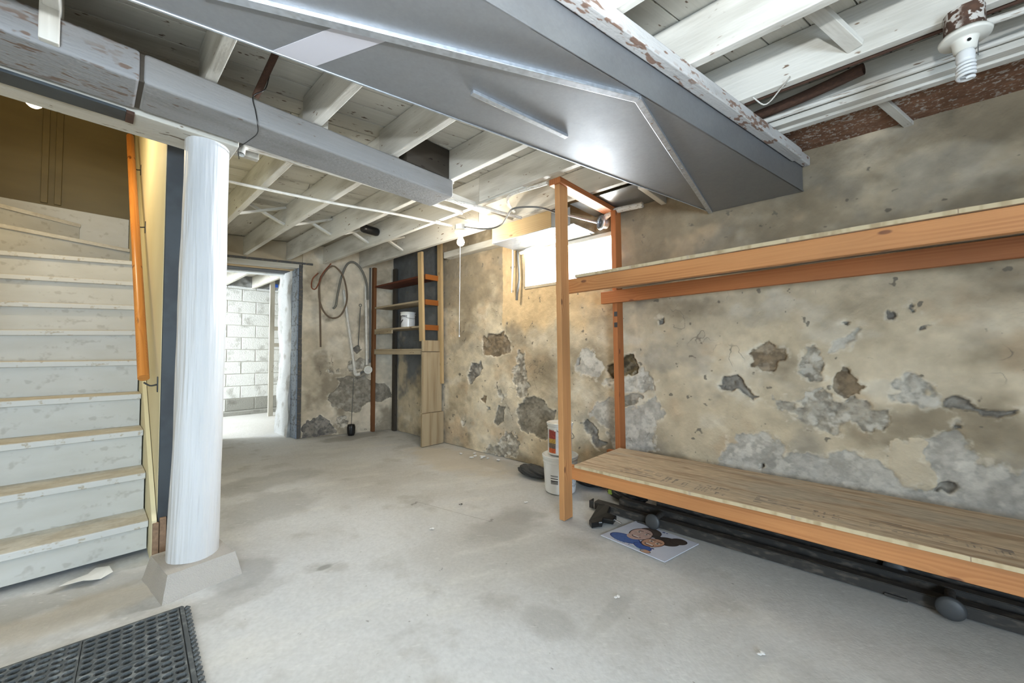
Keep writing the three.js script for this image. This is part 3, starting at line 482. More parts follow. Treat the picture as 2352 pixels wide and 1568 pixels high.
{ // painted block wall of the next room
  const t = thing('wall_block', 'whitewashed concrete block wall seen through the doorway', 'wall', null, 'structure');
  part('joints', bx(0.2, 3.16, -0.1, 2.4, -7.87, -7.757, 0), M.mortar, t);
  const bw_ = 0.405, bh = 0.203;
  for (let r = 0; r < 11; r++) for (let c = 0; c < 7; c++) { const x = 0.3 + c * bw_ + (r % 2 ? bw_ / 2 : 0), y = 0.07 + r * bh; if (x > 2.8) continue; const cut = (r === 2 && c === 4);
    part('block', bx(x + 0.005, x + bw_ - 0.005, y + 0.005, y + bh - 0.005, -7.80, -7.75 + rnd() * 0.004, 0.006, 'x'), rnd() < (r === 0 ? 0.4 : r < 3 ? 0.08 : 0) ? M.blockBare : M.blockWhite, t); }
  part('footing', bx(0.2, 3.1, -0.05, 0.07, -7.8, -7.70, 0.02, 'x'), M.blockBare, t);
}
{
  const t = thing('wall_partition', 'thin wall closing the side of the next room', 'wall', null, 'structure');
  part('masonry', join(bx(-0.9, -0.8, -0.1, 1.08, FZ0, -5.35, 0), bx(-0.9, -0.8, 1.92, 2.4, FZ0, -5.35, 0), bx(-0.9, -0.8, 1.08, 1.92, FZ0, -7.47, 0), bx(-0.9, -0.8, 1.08, 1.92, -6.63, -5.35, 0)), M.blockWhite, t);
  const p = thing('stud_post', 'white painted post with two short rails in the next room', 'post'); p.position.set(2.02, 0, -7.25);
  part('post', bx(-0.035, 0.035, -0.01, 2.26, -0.02, 0.02), M.trim, p); part('rail', bx(0.03, 0.62, 1.40, 1.46, -0.02, 0.02), M.trim, p); part('rail', bx(0.03, 0.62, 1.13, 1.19, -0.02, 0.02), M.trim, p); part('post', bx(0.40, 0.45, -0.01, 2.26, -0.02, 0.02), M.tanWood, p);
  for (const [i, x] of [1.06, 1.46, 1.86, 2.26, 2.66].entries()) { const j = tag(part('rafter', bx(x - 0.02, x + 0.02, 2.12, 2.33, -7.76, -5.62, 0.004, 'z'), M.trim), 'white joist across the ceiling of the next room', 'joist', 'joists of the next room', 'structure'); }
  const f = thing('foil_insulation', 'crumpled silver foil insulation along the top of the block wall', 'insulation');
  for (let i = 0; i < 4; i++) { const g = new THREE.PlaneGeometry(0.36, 0.18, 14, 8), q = g.attributes.position; for (let k = 0; k < q.count; k++) q.setZ(k, (fbm(q.getX(k) * 14 + i * 7, q.getY(k) * 14, 4) - 0.5) * 0.09); g.computeVertexNormals(); g.translate(1.26 + i * 0.4, 2.22, -7.69); part('batt', metric(g, 'x'), M.foil, f); }
  part('cap', bx(2.15, 2.21, 2.17, 2.23, -7.64, -7.60, 0.01), mat({ color: css(40, 96, 205), roughness: 0.4 }), f, 'small blue cap');
}

// ------------------------------------------------------------------ staircase
{
  const t = thing('staircase', 'steep grey-painted wooden staircase with scuffed risers and tan treads', 'staircase'), XL = -0.60, XR = 0.222;
  const hs = [0.173, 0.374, 0.58, 0.777, 0.981, 1.185, 1.376, 1.577, 1.767], zs = hs.map((_, i) => -2.737 - 0.2 * i);
  hs.forEach((h, i) => {
    const tilt = i > 4 ? 0.035 + 0.008 * (i - 5) : 0, g = new THREE.Group();
    const roll = (geo) => { if (tilt) { geo.translate(-XR, -h, 0); geo.rotateZ(tilt); geo.translate(XR, h, 0); } return geo; };
    const lo = i ? hs[i - 1] : 0.005;
    part('riser', roll(bx(XL, XR - 0.004, lo - (tilt ? 0.02 : 0) + (i ? 0 : 0.02), h - 0.028, zs[i] - 0.042, zs[i] - 0.024, 0.001, 'x')), M.riser, t);
    const td = part('tread', roll(bx(XL, XR, h - 0.03, h, zs[i] - 0.235, zs[i] - 0.006, 0.003, 'x')), M.tread, t);
    part('nosing', roll(bx(XL, XR, h - 0.034, h - 0.0008, zs[i] - 0.014, zs[i], 0.005, 'x')), M.nosing, td);
  });
  // winders at the top
  part('riser', bar([XL, 1.85, -4.545], [0.222, 1.85, -4.90], 0.016, 0.22, 0.001), M.riser, t);
  part('tread', plate([[XL, -4.52], [0.222, -4.865], [0.222, -5.06], [XL, -5.06]], 1.93, 1.96, 0.003), M.tread, t);
  part('riser', bar([XL, 2.05, -4.735], [-0.09, 2.05, -5.06], 0.016, 0.2, 0.001), M.riser, t);
  part('tread', plate([[XL, -4.70], [-0.08, -5.045], [XL, -5.06]], 2.12, 2.15, 0.003), M.tread, t);
  part('skirting', bx(XL, 0.222, 1.965, 2.27, -5.087, -5.065, 0.004, 'x'), M.riser, t);
  part('stringer', (() => { const s = new THREE.Shape([[-2.62, 0.0], [-2.62, 0.2], [-4.9, 2.28], [-5.06, 2.28], [-5.06, 1.8], [-2.9, 0.0]].map(([z, y]) => new THREE.Vector2(-z, y))); const g = new THREE.ExtrudeGeometry(s, { depth: 0.018, bevelEnabled: false }); g.rotateY(Math.PI / 2); g.translate(0.224, 0, 0); return metric(g, 'z'); })(), M.yellow, t);
  part('stringer_end', bx(0.226, 0.250, 0.02, 0.19, -2.632, -2.612, 0.003), M.rawEnd, t, 'bare brown end of the stringer');
  part('stringer_end', bx(0.253, 0.278, 0.035, 0.205, -2.640, -2.618, 0.003), M.rawEnd, t, 'bare brown end of the stringer');
}
{
  const w = thing('wall_stair', 'pale yellow plaster wall beside the stairs, grey on its end', 'wall', null, 'structure');
  part('plaster', bx(0.245, 0.30, 0.02, 3.3, -5.6, -2.66, 0.004, 'y'), M.yellow, w);
  part('end_board', bx(0.247, 0.44, 0.0, 2.36, -2.664, -2.645, 0.003, 'y'), M.steelBlue, w, 'dark grey board closing the end of the wall');
  tag(part('wall_stair_left', bx(-0.68, -0.61, 0.0, 3.3, -5.6, -2.47, 0.004, 'y'), M.yellow), 'plain plaster wall on the far side of the stairs', 'wall', null, 'structure');
  const wb = thing('wall_stair_back', 'brown painted board wall at the top of the stairs', 'wall', null, 'structure'), wc = thing('ceiling_stair', 'dim ceiling and header above the staircase', 'ceiling', null, 'structure');
  part('back_panelling', bx(-0.61, 0.245, 0.0, 3.3, -5.2, -5.09, 0.002, 'y'), M.stairWall, wb);
  for (const x of [-0.29, -0.215]) part('batten', bx(x - 0.02, x + 0.02, 2.29, 3.28, -5.092, -5.075, 0.004, 'y'), M.stairWall, wb);
  part('soffit', bx(-0.68, 0.30, 3.2, 3.3, -5.6, -2.40, 0), M.stairWall, wc); part('header', bx(-0.68, 0.30, 2.36, 3.3, -2.47, -2.40, 0), M.stairWall, wc);
}
{
  const t = thing('handrail', 'orange varnished handrail sloping up beside the stairs', 'handrail'), a = [0.19, 0.90, -2.76], b = [0.19, 2.85, -4.55];
  part('rail', (() => { const g = rod(a, b, 0.0235, 20); return metric(g, 'y'); })(), M.rail, t);
  for (const q of [0.0, 0.535, 0.83]) { const p = a.map((v, k) => v + (b[k] - v) * q + (k === 2 && !q ? 0.01 : 0)); part('bracket', join(tube([[p[0], p[1] - 0.022, p[2]], [0.215, p[1] - 0.04, p[2]], [0.244, p[1] - 0.035, p[2]]], 0.004, 8), bx(0.241, 0.245, p[1] - 0.075, p[1] + 0.005, p[2] - 0.012, p[2] + 0.012, 0.001)), M.black, t); }
}
function bulbLamp(name, label, c, r, power, color, em) {
  const t = thing(name, label, 'lamp'); t.position.set(...c);
  const m = M.bulb.clone(); m.emissiveIntensity = em;
  part('bulb', lathe([[0, -r], [r * 0.5, -r * 0.87], [r * 0.87, -r * 0.5], [r, 0], [r * 0.9, r * 0.45], [r * 0.55, r * 1.1], [r * 0.42, r * 1.55], [0, r * 1.6]], 24), m, t);
  const l = new THREE.PointLight(color, power); l.name = name + '_light'; l.castShadow = true; l.shadow.radius = 1.2; t.add(l); return t;
}
{ const t = bulbLamp('stair_bulb', 'glowing bulb half hidden behind the header over the stairs', [-0.245, 2.445, -3.45], 0.033, 0.95, new THREE.Color(1, 0.84, 0.56), 9); part('socket', lathe([[0, 0.055], [0.022, 0.055], [0.024, 0.09], [0.05, 0.10], [0.055, 0.12], [0, 0.12]], 24), M.porcelain, t); part('cord', rod([0, 0.12, 0], [0, 0.80, 0], 0.006, 8), M.cable, t); }

// ------------------------------------------------------------------ round post on its concrete foot
{
  const t = thing('support_post', 'thick round white-painted log post on a square concrete foot', 'post'); t.position.set(0.345, 0, -2.33);
  const H = 1.955, y0 = 0.07, NU = 64, NV = 90, pos = [], uv = [], idx = [];
  for (let j = 0; j <= NV; j++) for (let i = 0; i <= NU; i++) { const v = j / NV, a = i / NU * Math.PI * 2, r = 0.096 - 0.011 * v + 0.016 * (fbm(Math.cos(a) * 1.2 + 4, v * 3 + Math.sin(a), 3) - 0.5) + 0.002 * (vn(a * 14, v * 6) - 0.5) - 0.004 * sst(0.10, 0.0, Math.abs(((a / (Math.PI * 2) + 1) % 1) - 0.115 + 0.012 * Math.sin(v * 5))) * sst(0.02, 0.0, Math.abs(((a / (Math.PI * 2) + 1) % 1) - 0.115 + 0.012 * Math.sin(v * 5)));
    pos.push(Math.cos(a) * r + 0.02 * v + 0.006 * Math.sin(v * 4), y0 + v * H, -Math.sin(a) * r); uv.push(i / NU * 0.6, v * H); }
  for (let j = 0; j < NV; j++) for (let i = 0; i < NU; i++) { const a = j * (NU + 1) + i, b = a + 1, c = a + NU + 1; idx.push(a, b, c + 1, a, c + 1, c); }
  const g = new THREE.BufferGeometry(); g.setAttribute('position', new THREE.Float32BufferAttribute(pos, 3)); g.setAttribute('uv', new THREE.Float32BufferAttribute(uv, 2)); g.setIndex(idx); g.computeVertexNormals();
  part('shaft', g, M.post, t);
  part('concrete_foot', (() => { const b = new THREE.BoxGeometry(0.29, 0.11, 0.32, 16, 8, 16), p = b.attributes.position; for (let i = 0; i < p.count; i++) { const k = 1 - 0.16 * (p.getY(i) + 0.055) / 0.11; p.setXYZ(i, p.getX(i) * k + (fbm(p.getY(i) * 20, p.getZ(i) * 14, 3) - 0.5) * 0.007, p.getY(i) + 0.045, p.getZ(i) * k + (fbm(p.getX(i) * 14, p.getY(i) * 20, 3) - 0.5) * 0.007); } b.computeVertexNormals(); b.rotateY(0.12); return metric(b, 'x'); })(), mat({ map: floorRest, color: css(222, 214, 206), roughness: 0.9, bumpMap: scaled(grit, 0.4, 0.4), bumpScale: 0.004 }), t);
}

{ // the photographer's flash, behind the viewer and aimed at the ceiling
  const t = thing('flash_lamp', 'flash head on a thin stand behind the viewer, aimed upward', 'lamp'); t.position.set(-0.42, 0, 0.12);
  part('stand', rod([0, 0, 0], [0, 1.30, 0], 0.011, 12), M.black, t);
  for (let k = 0; k < 3; k++) { const a = k * 2.094 + 0.5; part('leg', rod([0, 0.32, 0], [Math.cos(a) * 0.3, 0.008, Math.sin(a) * 0.3], 0.008, 10), M.black, t); }
  part('head', bx(-0.035, 0.035, 1.27, 1.36, -0.025, 0.025, 0.006), M.black, t);
  const m = new THREE.MeshStandardMaterial({ color: 0xffffff, emissive: new THREE.Color(0.95, 0.98, 1), emissiveIntensity: 3 }); part('flash_face', rod([0, 1.36, 0], [0, 1.364, 0], 0.03, 20), m, t);
  const l = new THREE.SpotLight(new THREE.Color(0.92, 0.97, 1.0), 13, 0, 82 * Math.PI / 180, 0.25, 2); l.name = 'flash_light'; l.position.set(0, 1.385, 0); l.target.position.set(0, 3, 0); l.shadow.radius = 1.6; t.add(l); t.add(l.target);
}

// ------------------------------------------------------------------ timber storage rack along the stone wall
{
  const t = thing('storage_rack', 'long open timber rack with two plywood decks against the stone wall', 'shelf');
  const post = (x0, x1, z, h, m) => { const g = bx(x0, x1, 0, h, z - 0.019, z + 0.019, 0.003, 'y'), p = g.attributes.position; for (let i = 0; i < p.count; i++) p.setZ(i, p.getZ(i) - 0.03 * p.getY(i) / 2.1); return part('post', g, m, t); };
  post(1.99, 2.08, -1.418, 2.115, M.firRaw); post(2.64, 2.73, -1.376, 2.1, M.firRed); post(1.99, 2.08, 0.96, 2.115, M.firRaw); post(2.64, 2.73, 0.96, 2.1, M.firRed);
  part('top_bar', bx(1.975, 2.745, 2.1, 2.138, -1.50, -1.412, 0.003, 'x'), M.firRed, t); part('top_bar', bx(1.975, 2.745, 2.1, 2.138, 0.88, 0.97, 0.003, 'x'), M.firRed, t);
  part('front_rail', bar([2.099, 1.457, -1.525], [2.099, 1.483, 1.0], 0.038, 0.088), M.fir, t); part('back_rail', bar([2.619, 1.441, -1.49], [2.619, 1.478, 1.0], 0.038, 0.09), M.firRed, t);
  part('front_rail', bx(2.08, 2.118, 0.232, 0.317, -1.46, 1.0, 0.003, 'z'), M.fir, t); part('back_rail', bx(2.60, 2.638, 0.232, 0.317, -1.45, 1.0, 0.003, 'z'), M.firRed, t);
  for (const y of [[0.235, 0.317]]) for (const z of [-0.6, 0.25]) part('cross_bar', bx(2.12, 2.598, y[0] + 0.003, y[1], z - 0.019, z + 0.019, 0.003, 'x'), M.firRaw, t);
  const deck = (y0, slope, x0) => {
    const n = 90, g = new THREE.BoxGeometry(1, 1, 1, 8, 1, n), p = g.attributes.position, uv = new Float32Array(p.count * 2);
    for (let i = 0; i < p.count; i++) { const u = p.getX(i) + 0.5, v = p.getY(i) + 0.5, w = p.getZ(i) + 0.5, z = -1.365 + w * 2.36; let x = x0 + u * (2.64 - x0); if (u < 0.01) x += (fbm(z * 16, 3, 3) - 0.5) * 0.010; p.setXYZ(i, x, y0 + v * 0.018 + slope * (z + 1.4) + 0.004 * (fbm(z * 2, u * 2, 2) - 0.5), z); uv[i * 2] = (z + 1.4) / 3; uv[i * 2 + 1] = (x - x0) / 0.7; }
    g.setAttribute('uv', new THREE.BufferAttribute(uv, 2)); g.computeVertexNormals(); const d = part('deck', g, M.ply, t); return d;
  };
  const edge = (y, slope, x0) => bar([x0 - 0.001, y + 0.009, -1.36], [x0 - 0.001, y + 0.009 + slope * 2.35, 0.99], 0.004, 0.0165, 0.001);
  part('edge', edge(1.503, 0.0105, 2.068), M.plyEdge, deck(1.503, 0.0105, 2.068)); part('edge', edge(0.319, 0, 2.05), M.plyEdge, deck(0.319, 0, 2.05));
  for (const y of [1.30, 1.22]) part('metal_clip', bx(2.636, 2.641, y, y + 0.035, -1.40, -1.376, 0.001), M.steelBlue, t);
}

// ------------------------------------------------------------------ shelf unit in the far corner
{
  const t = thing('corner_shelf', 'old shelf unit of mixed boards built into the far corner', 'shelf');
  part('post', bar([2.535, 0, -4.83], [2.525, 2.15, -4.80], 0.04, 0.055, 0.003), M.brownWood, t, 'brown post against the far wall');
  part('post', bx(2.735, 2.772, 0, 2.15, -4.70, -4.63, 0.003), M.darkWood, t, 'dark post in the corner');
  part('post', bar([2.50, 1.16, -3.665], [2.47, 2.15, -3.665], 0.03, 0.075, 0.003), M.tanWood, t); part('post', bar([2.735, 0.68, -3.63], [2.71, 2.29, -3.63], 0.03, 0.075, 0.003), M.tanWood, t);
  [[1.885, M.redWood, 'reddish shelf board'], [1.605, M.greyShelf], [1.315, M.greyShelf], [1.055, M.greyShelf]].forEach(([y, m, l], i) => { part('shelf_board', bx(2.52, 2.765, y, y + 0.022, -4.78, -3.69, 0.003, 'z'), m, t, l); });
  for (const [y, m] of [[1.885, M.cleat], [1.60, M.cleat], [1.315, M.cleat]]) part('end_cleat', bx(2.53, 2.73, y - 0.03, y + 0.03, -3.672, -3.65, 0.003, 'x'), m, t);
  part('shelf_cleat', bx(2.52, 2.54, 1.27, 1.315, -4.78, -4.35, 0.003, 'z'), M.greyShelf, t); part('shelf_cleat', bx(2.52, 2.54, 1.01, 1.055, -4.78, -3.72, 0.003, 'z'), M.greyShelf, t);
  part('front_panel', bx(2.48, 2.745, 0.365, 1.04, -3.652, -3.628, 0.004, 'y'), M.panel, t); part('front_panel', bx(2.48, 2.745, 1.045, 1.17, -3.652, -3.628, 0.004, 'y'), M.panel, t); part('front_panel', bx(2.475, 2.765, 0.0, 0.36, -3.645, -3.618, 0.004, 'y'), M.panel, t);
  part('paint_run', (() => { const g = rod([2.506, 1.20, -3.648], [2.502, 1.42, -3.648], 0.013, 10, 0.006); return g; })(), M.white, t, 'white paint run down the post');
}
function pail(name, label, cat, c, r0, r1, h, opt = {}) {
  const t = thing(name, label, cat); t.position.set(...c); t.rotation.y = opt.turn ?? 0;
  part('body', lathe([[0, 0.004], [r0 - 0.006, 0], [r0, 0.006], [r1 - 0.004, h * 0.80], [r1, h * 0.81], [r1, h * 0.84], [r1 - 0.004, h * 0.85], [r1 - 0.002, h * 0.9], [r1 + 0.003, h * 0.905], [r1 + 0.003, h * 0.93], [r1 - 0.001, h * 0.94], [r1, h * 0.97], [r1 - 0.01, h * 0.97]], 48), opt.mat ?? M.plastic, t);
  part('lid', lathe([[0, h * 0.965], [r1 - 0.016, h * 0.965], [r1 - 0.010, h * 0.995], [r1 + 0.002, h], [r1 + 0.006, h * 0.99], [r1 + 0.006, h * 0.955], [r1 + 0.001, h * 0.95]], 48), opt.lid ?? M.plastic, t);
  const hy = h * 0.82, pts = []; for (let i = 0; i <= 16; i++) { const a = Math.PI * i / 16; pts.push([Math.cos(a) * (r1 + 0.006), hy - Math.sin(a) * (opt.drop ?? h * 0.36), Math.sin(a) * (r1 + 0.012)]); }
  const hn = part('handle', tube(pts, 0.0022, 6), M.cable, t); for (const s of [-1, 1]) part('ear', rod([s * r1, hy, 0], [s * (r1 + 0.012), hy, 0], 0.012, 12), M.plastic, hn);
  if (opt.print) { const g = new THREE.CylinderGeometry(r1 - 0.0005 - 0.0035, r0 + 0.002, h * 0.72, 32, 1, true, opt.p0 ?? 0, opt.pl ?? Math.PI); g.translate(0, h * 0.43, 0); part('label', g, opt.print, t, 'printed label'); }
  return t;
}
const barcode = new THREE.MeshStandardMaterial({ roughness: 0.5, map: tex(256, 128, (u, v) => { let k = [228, 228, 228]; if (u > 0.30 && u < 0.42 && v > 0.3 && v < 0.62) k = PV[(v * 60 | 0) & 255] > 0.45 && (v < 0.43 || v > 0.47) ? [40, 40, 44] : k; if (u > 0.66 && u < 0.95 && v > 0.15 && v < 0.7) { const r = (v * 26) | 0, q = PV[(r * 13 + (u * 90 | 0)) & 255]; if ((v * 26 % 1) > 0.5 && q > 0.4) k = [128, 130, 136]; } return k; }, true, false) });
pail('bucket', 'white lidded plastic bucket on the floor behind the rack post', 'bucket', [2.415, 0, -1.735], 0.112, 0.130, 0.272, { turn: 0.55, print: barcode, p0: Math.PI * 0.95, pl: Math.PI * 1.25, drop: 0.10 });
const gaudy = new THREE.MeshStandardMaterial({ roughness: 0.5, map: tex(256, 128, (u, v) => { let k = [214, 216, 222]; if (u > 0.25 && u < 0.42) { k = v > 0.62 ? [150, 60, 50] : v > 0.42 ? [186, 150, 70] : v > 0.2 ? [110, 96, 84] : [198, 96, 50]; k = mul3(k, 0.8 + 0.4 * vn(u * 80, v * 40)); } else if ((v * 22 % 1) > 0.72 && v > 0.25 && v < 0.75) k = [188, 190, 198]; return k; }, true, false) });
pail('paint_pail', 'small white pail with printed label standing on the bucket lid', 'pail', [2.425, 0.272, -1.745], 0.088, 0.094, 0.235, { turn: 0.3, print: gaudy, p0: Math.PI * 0.9, pl: Math.PI * 1.4, drop: 0.07 });
const slash = new THREE.MeshStandardMaterial({ roughness: 0.5, map: tex(128, 128, (u, v) => { let k = [216, 218, 224]; const d = Math.abs((v - 0.38) - (u - 0.52) * 0.9); if (d < 0.09 * sst(0.28, 0.1, Math.abs(u - 0.52)) && u > 0.3 && u < 0.74) k = [44, 44, 48]; if (v > 0.82 && (u * 14 % 1) > 0.4) k = [120, 120, 126]; return k; }, true, false) });
pail('paint_can', 'white paint can with a dark slash mark on the corner shelf', 'can', [2.62, 1.337, -4.14], 0.082, 0.086, 0.185, { turn: 0, print: slash, p0: Math.PI * 1.06, pl: Math.PI * 0.7, drop: 0.05 });

// ------------------------------------------------------------------ pipes, conduit and cables overhead
function run(name, label, cat, pts, r, m, smoothIt = true, seg = 10) { return tag(part(name, tube(pts, r, seg, 0.5, smoothIt), m), label, cat); }
run('water_pipe', 'white-painted pipe with an elbow running beside the beam', 'pipe', [[0.50, 2.04, -2.34], [0.51, 2.09, -2.355], [0.56, 2.11, -2.385], [0.82, 2.115, -2.375], [1.35, 2.12, -2.35], [1.95, 2.125, -2.33]], 0.017, M.pipeWhite);
run('conduit', 'thin white conduit under the far joists ending at the bulb', 'conduit', [[0.45, 2.12, -3.0], [0.77, 2.12, -2.95], [1.18, 2.12, -2.86], [1.56, 2.12, -2.74], [1.95, 2.115, -2.64], [2.06, 2.11, -2.59]], 0.010, M.pipeWhite);
run('short_pipe', 'straight white pipe below the joists past the end of the beam', 'pipe', [[1.60, 2.11, -2.19], [1.93, 2.11, -2.12], [2.32, 2.11, -2.04]], 0.013, M.pipeWhite, false);
run('bent_conduit', 'white conduit with a sharp bend above the timber rack', 'conduit', [[1.99, 2.132, -1.525], [1.985, 2.134, -1.62], [1.97, 2.135, -1.78], [1.99, 2.13, -1.88], [2.08, 2.12, -1.95], [2.16, 2.10, -1.97]], 0.012, M.pipeWhite);
run('power_cable', 'grey cable looping from the bare bulb towards the window', 'cable', [[2.12, 2.09, -2.50], [2.13, 2.045, -2.35], [2.18, 2.035, -2.24], [2.20, 2.05, -2.15], [2.14, 2.07, -2.03], [2.08, 2.085, -1.90], [2.16, 2.075, -1.74], [2.29, 2.055, -1.675]], 0.0065, M.cable);
run('metal_conduit', 'shiny metal conduit leading into the round wall collar', 'conduit', [[2.31, 2.055, -1.668], [2.67, 2.05, -1.56]], 0.009, M.zinc, false);
run('rusty_pipe', 'rusty brown pipe slanting down to the top of the beam', 'pipe', [[0.52, 2.335, -1.86], [0.47, 2.155, -1.975]], 0.014, M.rust, false);
run('black_wire', 'thin black wire hanging over the face of the beam', 'wire', [[0.515, 2.26, -1.945], [0.498, 2.19, -1.942], [0.455, 2.14, -1.945], [0.465, 2.08, -1.945], [0.475, 2.028, -1.95], [0.49, 2.018, -2.02], [0.475, 2.012, -2.12], [0.46, 2.005, -2.20], [0.49, 2.01, -2.33]], 0.0022, M.bag, true, 6);
run('brown_pipe', 'rusty brown pipe running between the near joists above the spiral bulb', 'pipe', [[1.995, 2.163, -0.40], [2.0, 2.163, 0.9]], 0.012, M.rust, false);
run('bark_pole', 'dark knotty pole lodged above the joists by the fibreboard', 'pole', [[2.28, 2.235, -0.42], [2.26, 2.24, -0.2], [2.21, 2.24, 0.0]], 0.024, M.rust);
run('white_conduit', 'long white conduit beside the brown fibreboard', 'conduit', [[2.27, 2.19, -0.40], [2.28, 2.19, 1.2]], 0.012, M.pipeWhite, false);
run('doorbell_wire', 'limp pale wire drooping at the end of the near joists', 'wire', [[1.95, 2.15, -0.36], [1.99, 2.12, -0.32], [1.95, 2.14, -0.26], [1.90, 2.148, -0.22]], 0.003, M.pipeWhite, true, 6);
run('wall_pipe', 'thin white pipe hanging down the tan wall beside the window', 'pipe', [[2.745, 2.12, -2.52], [2.748, 1.62, -2.525], [2.735, 1.615, -2.53]], 0.011, M.white, false);
run('wall_cable', 'dark hose hanging down the tan wall beside the window', 'hose', [[2.745, 2.12, -2.455], [2.75, 1.95, -2.46], [2.755, 1.75, -2.45], [2.745, 1.60, -2.465], [2.74, 1.53, -2.468]], 0.012, M.cable);
run('drain_pipe', 'white pipe with fittings along the top of the window', 'pipe', [[2.745, 1.974, -2.42], [2.735, 1.972, -2.37], [2.728, 1.968, -2.30], [2.72, 1.965, -2.20], [2.72, 1.955, -2.1], [2.72, 1.95, -1.98]], 0.016, M.white);
{ const t = thing('duct_boot', 'boxy sheet-metal duct end above the cellar window', 'duct');
  part('side_panel', bx(2.395, 2.40, 2.0, 2.135, -2.45, -1.80, 0.001, 'z'), mat({ map: M.tanWood.map, roughness: 0.6 }), t, 'side panel with the warm bulb reflection put into its tan colour'); part('bottom_panel', plate([[2.395, -2.45], [2.395, -1.80], [2.45, -1.66], [2.775, -1.66], [2.775, -2.45]], 1.994, 2.0), M.foil, t); part('end_panel', bar([2.40, 2.07, -1.80], [2.45, 2.07, -1.66], 0.004, 0.135, 0.001), M.foil, t); part('ceiling_sheet', bx(2.42, 2.80, 2.142, 2.147, -1.64, -1.10, 0.001), M.foil, t); part('strip', bar([2.44, 2.0, -1.64], [2.75, 2.0, -1.64], 0.03, 0.006, 0.001), M.zinc, t); }  // tan on the side panel stands in for bulb light reflected by the metal
{ const t = thing('wall_collar', 'round metal collar of a vent pipe over the window', 'collar'); part('ring', (() => { const g = new THREE.TorusGeometry(0.046, 0.012, 10, 28); g.rotateY(Math.PI / 2 - 0.5); g.translate(2.69, 2.05, -1.535); return g; })(), M.zinc, t); part('plug', rod([2.70, 2.05, -1.54], [2.745, 2.05, -1.515], 0.042, 24), M.foil, t); part('pipe', tube([[2.70, 2.075, -1.52], [2.68, 2.105, -1.42], [2.70, 2.105, -1.2]], 0.022, 12), M.pipeWhite, t); }
{ const t = thing('window_lintel', 'crumbling mortar strip over the cellar window', 'lintel', null, 'structure'); const g = bx(2.77, 2.80, 1.955, 1.992, -2.0, -1.46, 0.008, 'z'); part('strip', g, M.mortar, t); }
{ const t = bulbLamp('bare_bulb', 'lit bare bulb under the far joists with a long pull string', [2.115, 1.968, -2.545], 0.033, 1.05, new THREE.Color(1, 0.91, 0.76), 12);
  part('socket', lathe([[0, 0.05], [0.02, 0.05], [0.024, 0.075], [0.05, 0.082], [0.054, 0.10], [0, 0.10]], 28), M.porcelain, t); part('ceiling_box', rod([0, 0.10, 0], [0, 0.145, 0], 0.05, 8), M.zinc, t); const ps = part('pull_string', rod([-0.02, -0.79, 0.01], [-0.012, 0.07, 0.008], 0.0016, 6), M.white, t); part('string_end', rod([-0.02, -0.805, 0.01], [-0.02, -0.79, 0.01], 0.005, 10), M.white, ps); }
{ const t = thing('spiral_lamp', 'unlit white spiral bulb in a porcelain holder by the fibreboard', 'lamp'); t.position.set(1.92, 0, 0.245);
  part('ceiling_box', metric(rod([0, 2.07, 0], [0, 2.148, 0], 0.047, 10), 'x'), M.rustPaint, t); const hold = part('holder', lathe([[0, 2.015], [0.026, 2.015], [0.03, 2.045], [0.034, 2.052], [0.058, 2.052], [0.061, 2.062], [0.052, 2.074], [0, 2.075]], 32), M.porcelain, t);
  part('ballast', lathe([[0, 1.975], [0.019, 1.975], [0.022, 1.985], [0.022, 2.005], [0.018, 2.016], [0, 2.016]], 24), M.white, t);
  const pts = []; for (let i = 0; i <= 110; i++) { const a = i / 110 * Math.PI * 9, f = i / 110; pts.push([Math.cos(a) * 0.0185 * (f > 0.93 ? 1 - (f - 0.93) * 9 : 1), 1.975 - f * 0.052, Math.sin(a) * 0.0185 * (f > 0.93 ? 1 - (f - 0.93) * 9 : 1)]); }
  part('spiral_tube', new THREE.TubeGeometry(new THREE.CatmullRomCurve3(pts.map((p) => new THREE.Vector3(...p))), 260, 0.0052, 8), M.white, t); part('screw_hole', rod([-0.03, 2.035, 0.006], [-0.022, 2.035, 0.004], 0.005, 10), M.bag, hold); part('pull_chain', rod([-0.006, 1.985, 0.026], [-0.006, 2.035, 0.027], 0.0012, 6), M.cable, hold); }
run('lamp_cable', 'bundle of painted cables behind the spiral bulb', 'cable', [[1.965, 2.11, 0.28], [2.03, 2.14, 0.40], [2.06, 2.17, 0.7], [2.06, 2.17, 1.2]], 0.012, M.pipeWhite);
{ const t = thing('black_canister', 'black rounded canister resting across the far joist bridging', 'canister'); t.position.set(1.77, 2.245, -3.62); t.rotation.set(0, 0.12, -Math.PI / 2); part('body', lathe([[0, 0], [0.032, 0], [0.04, 0.008], [0.042, 0.03], [0.042, 0.155], [0.036, 0.175], [0.02, 0.185], [0, 0.187]], 28), M.bag, t); }

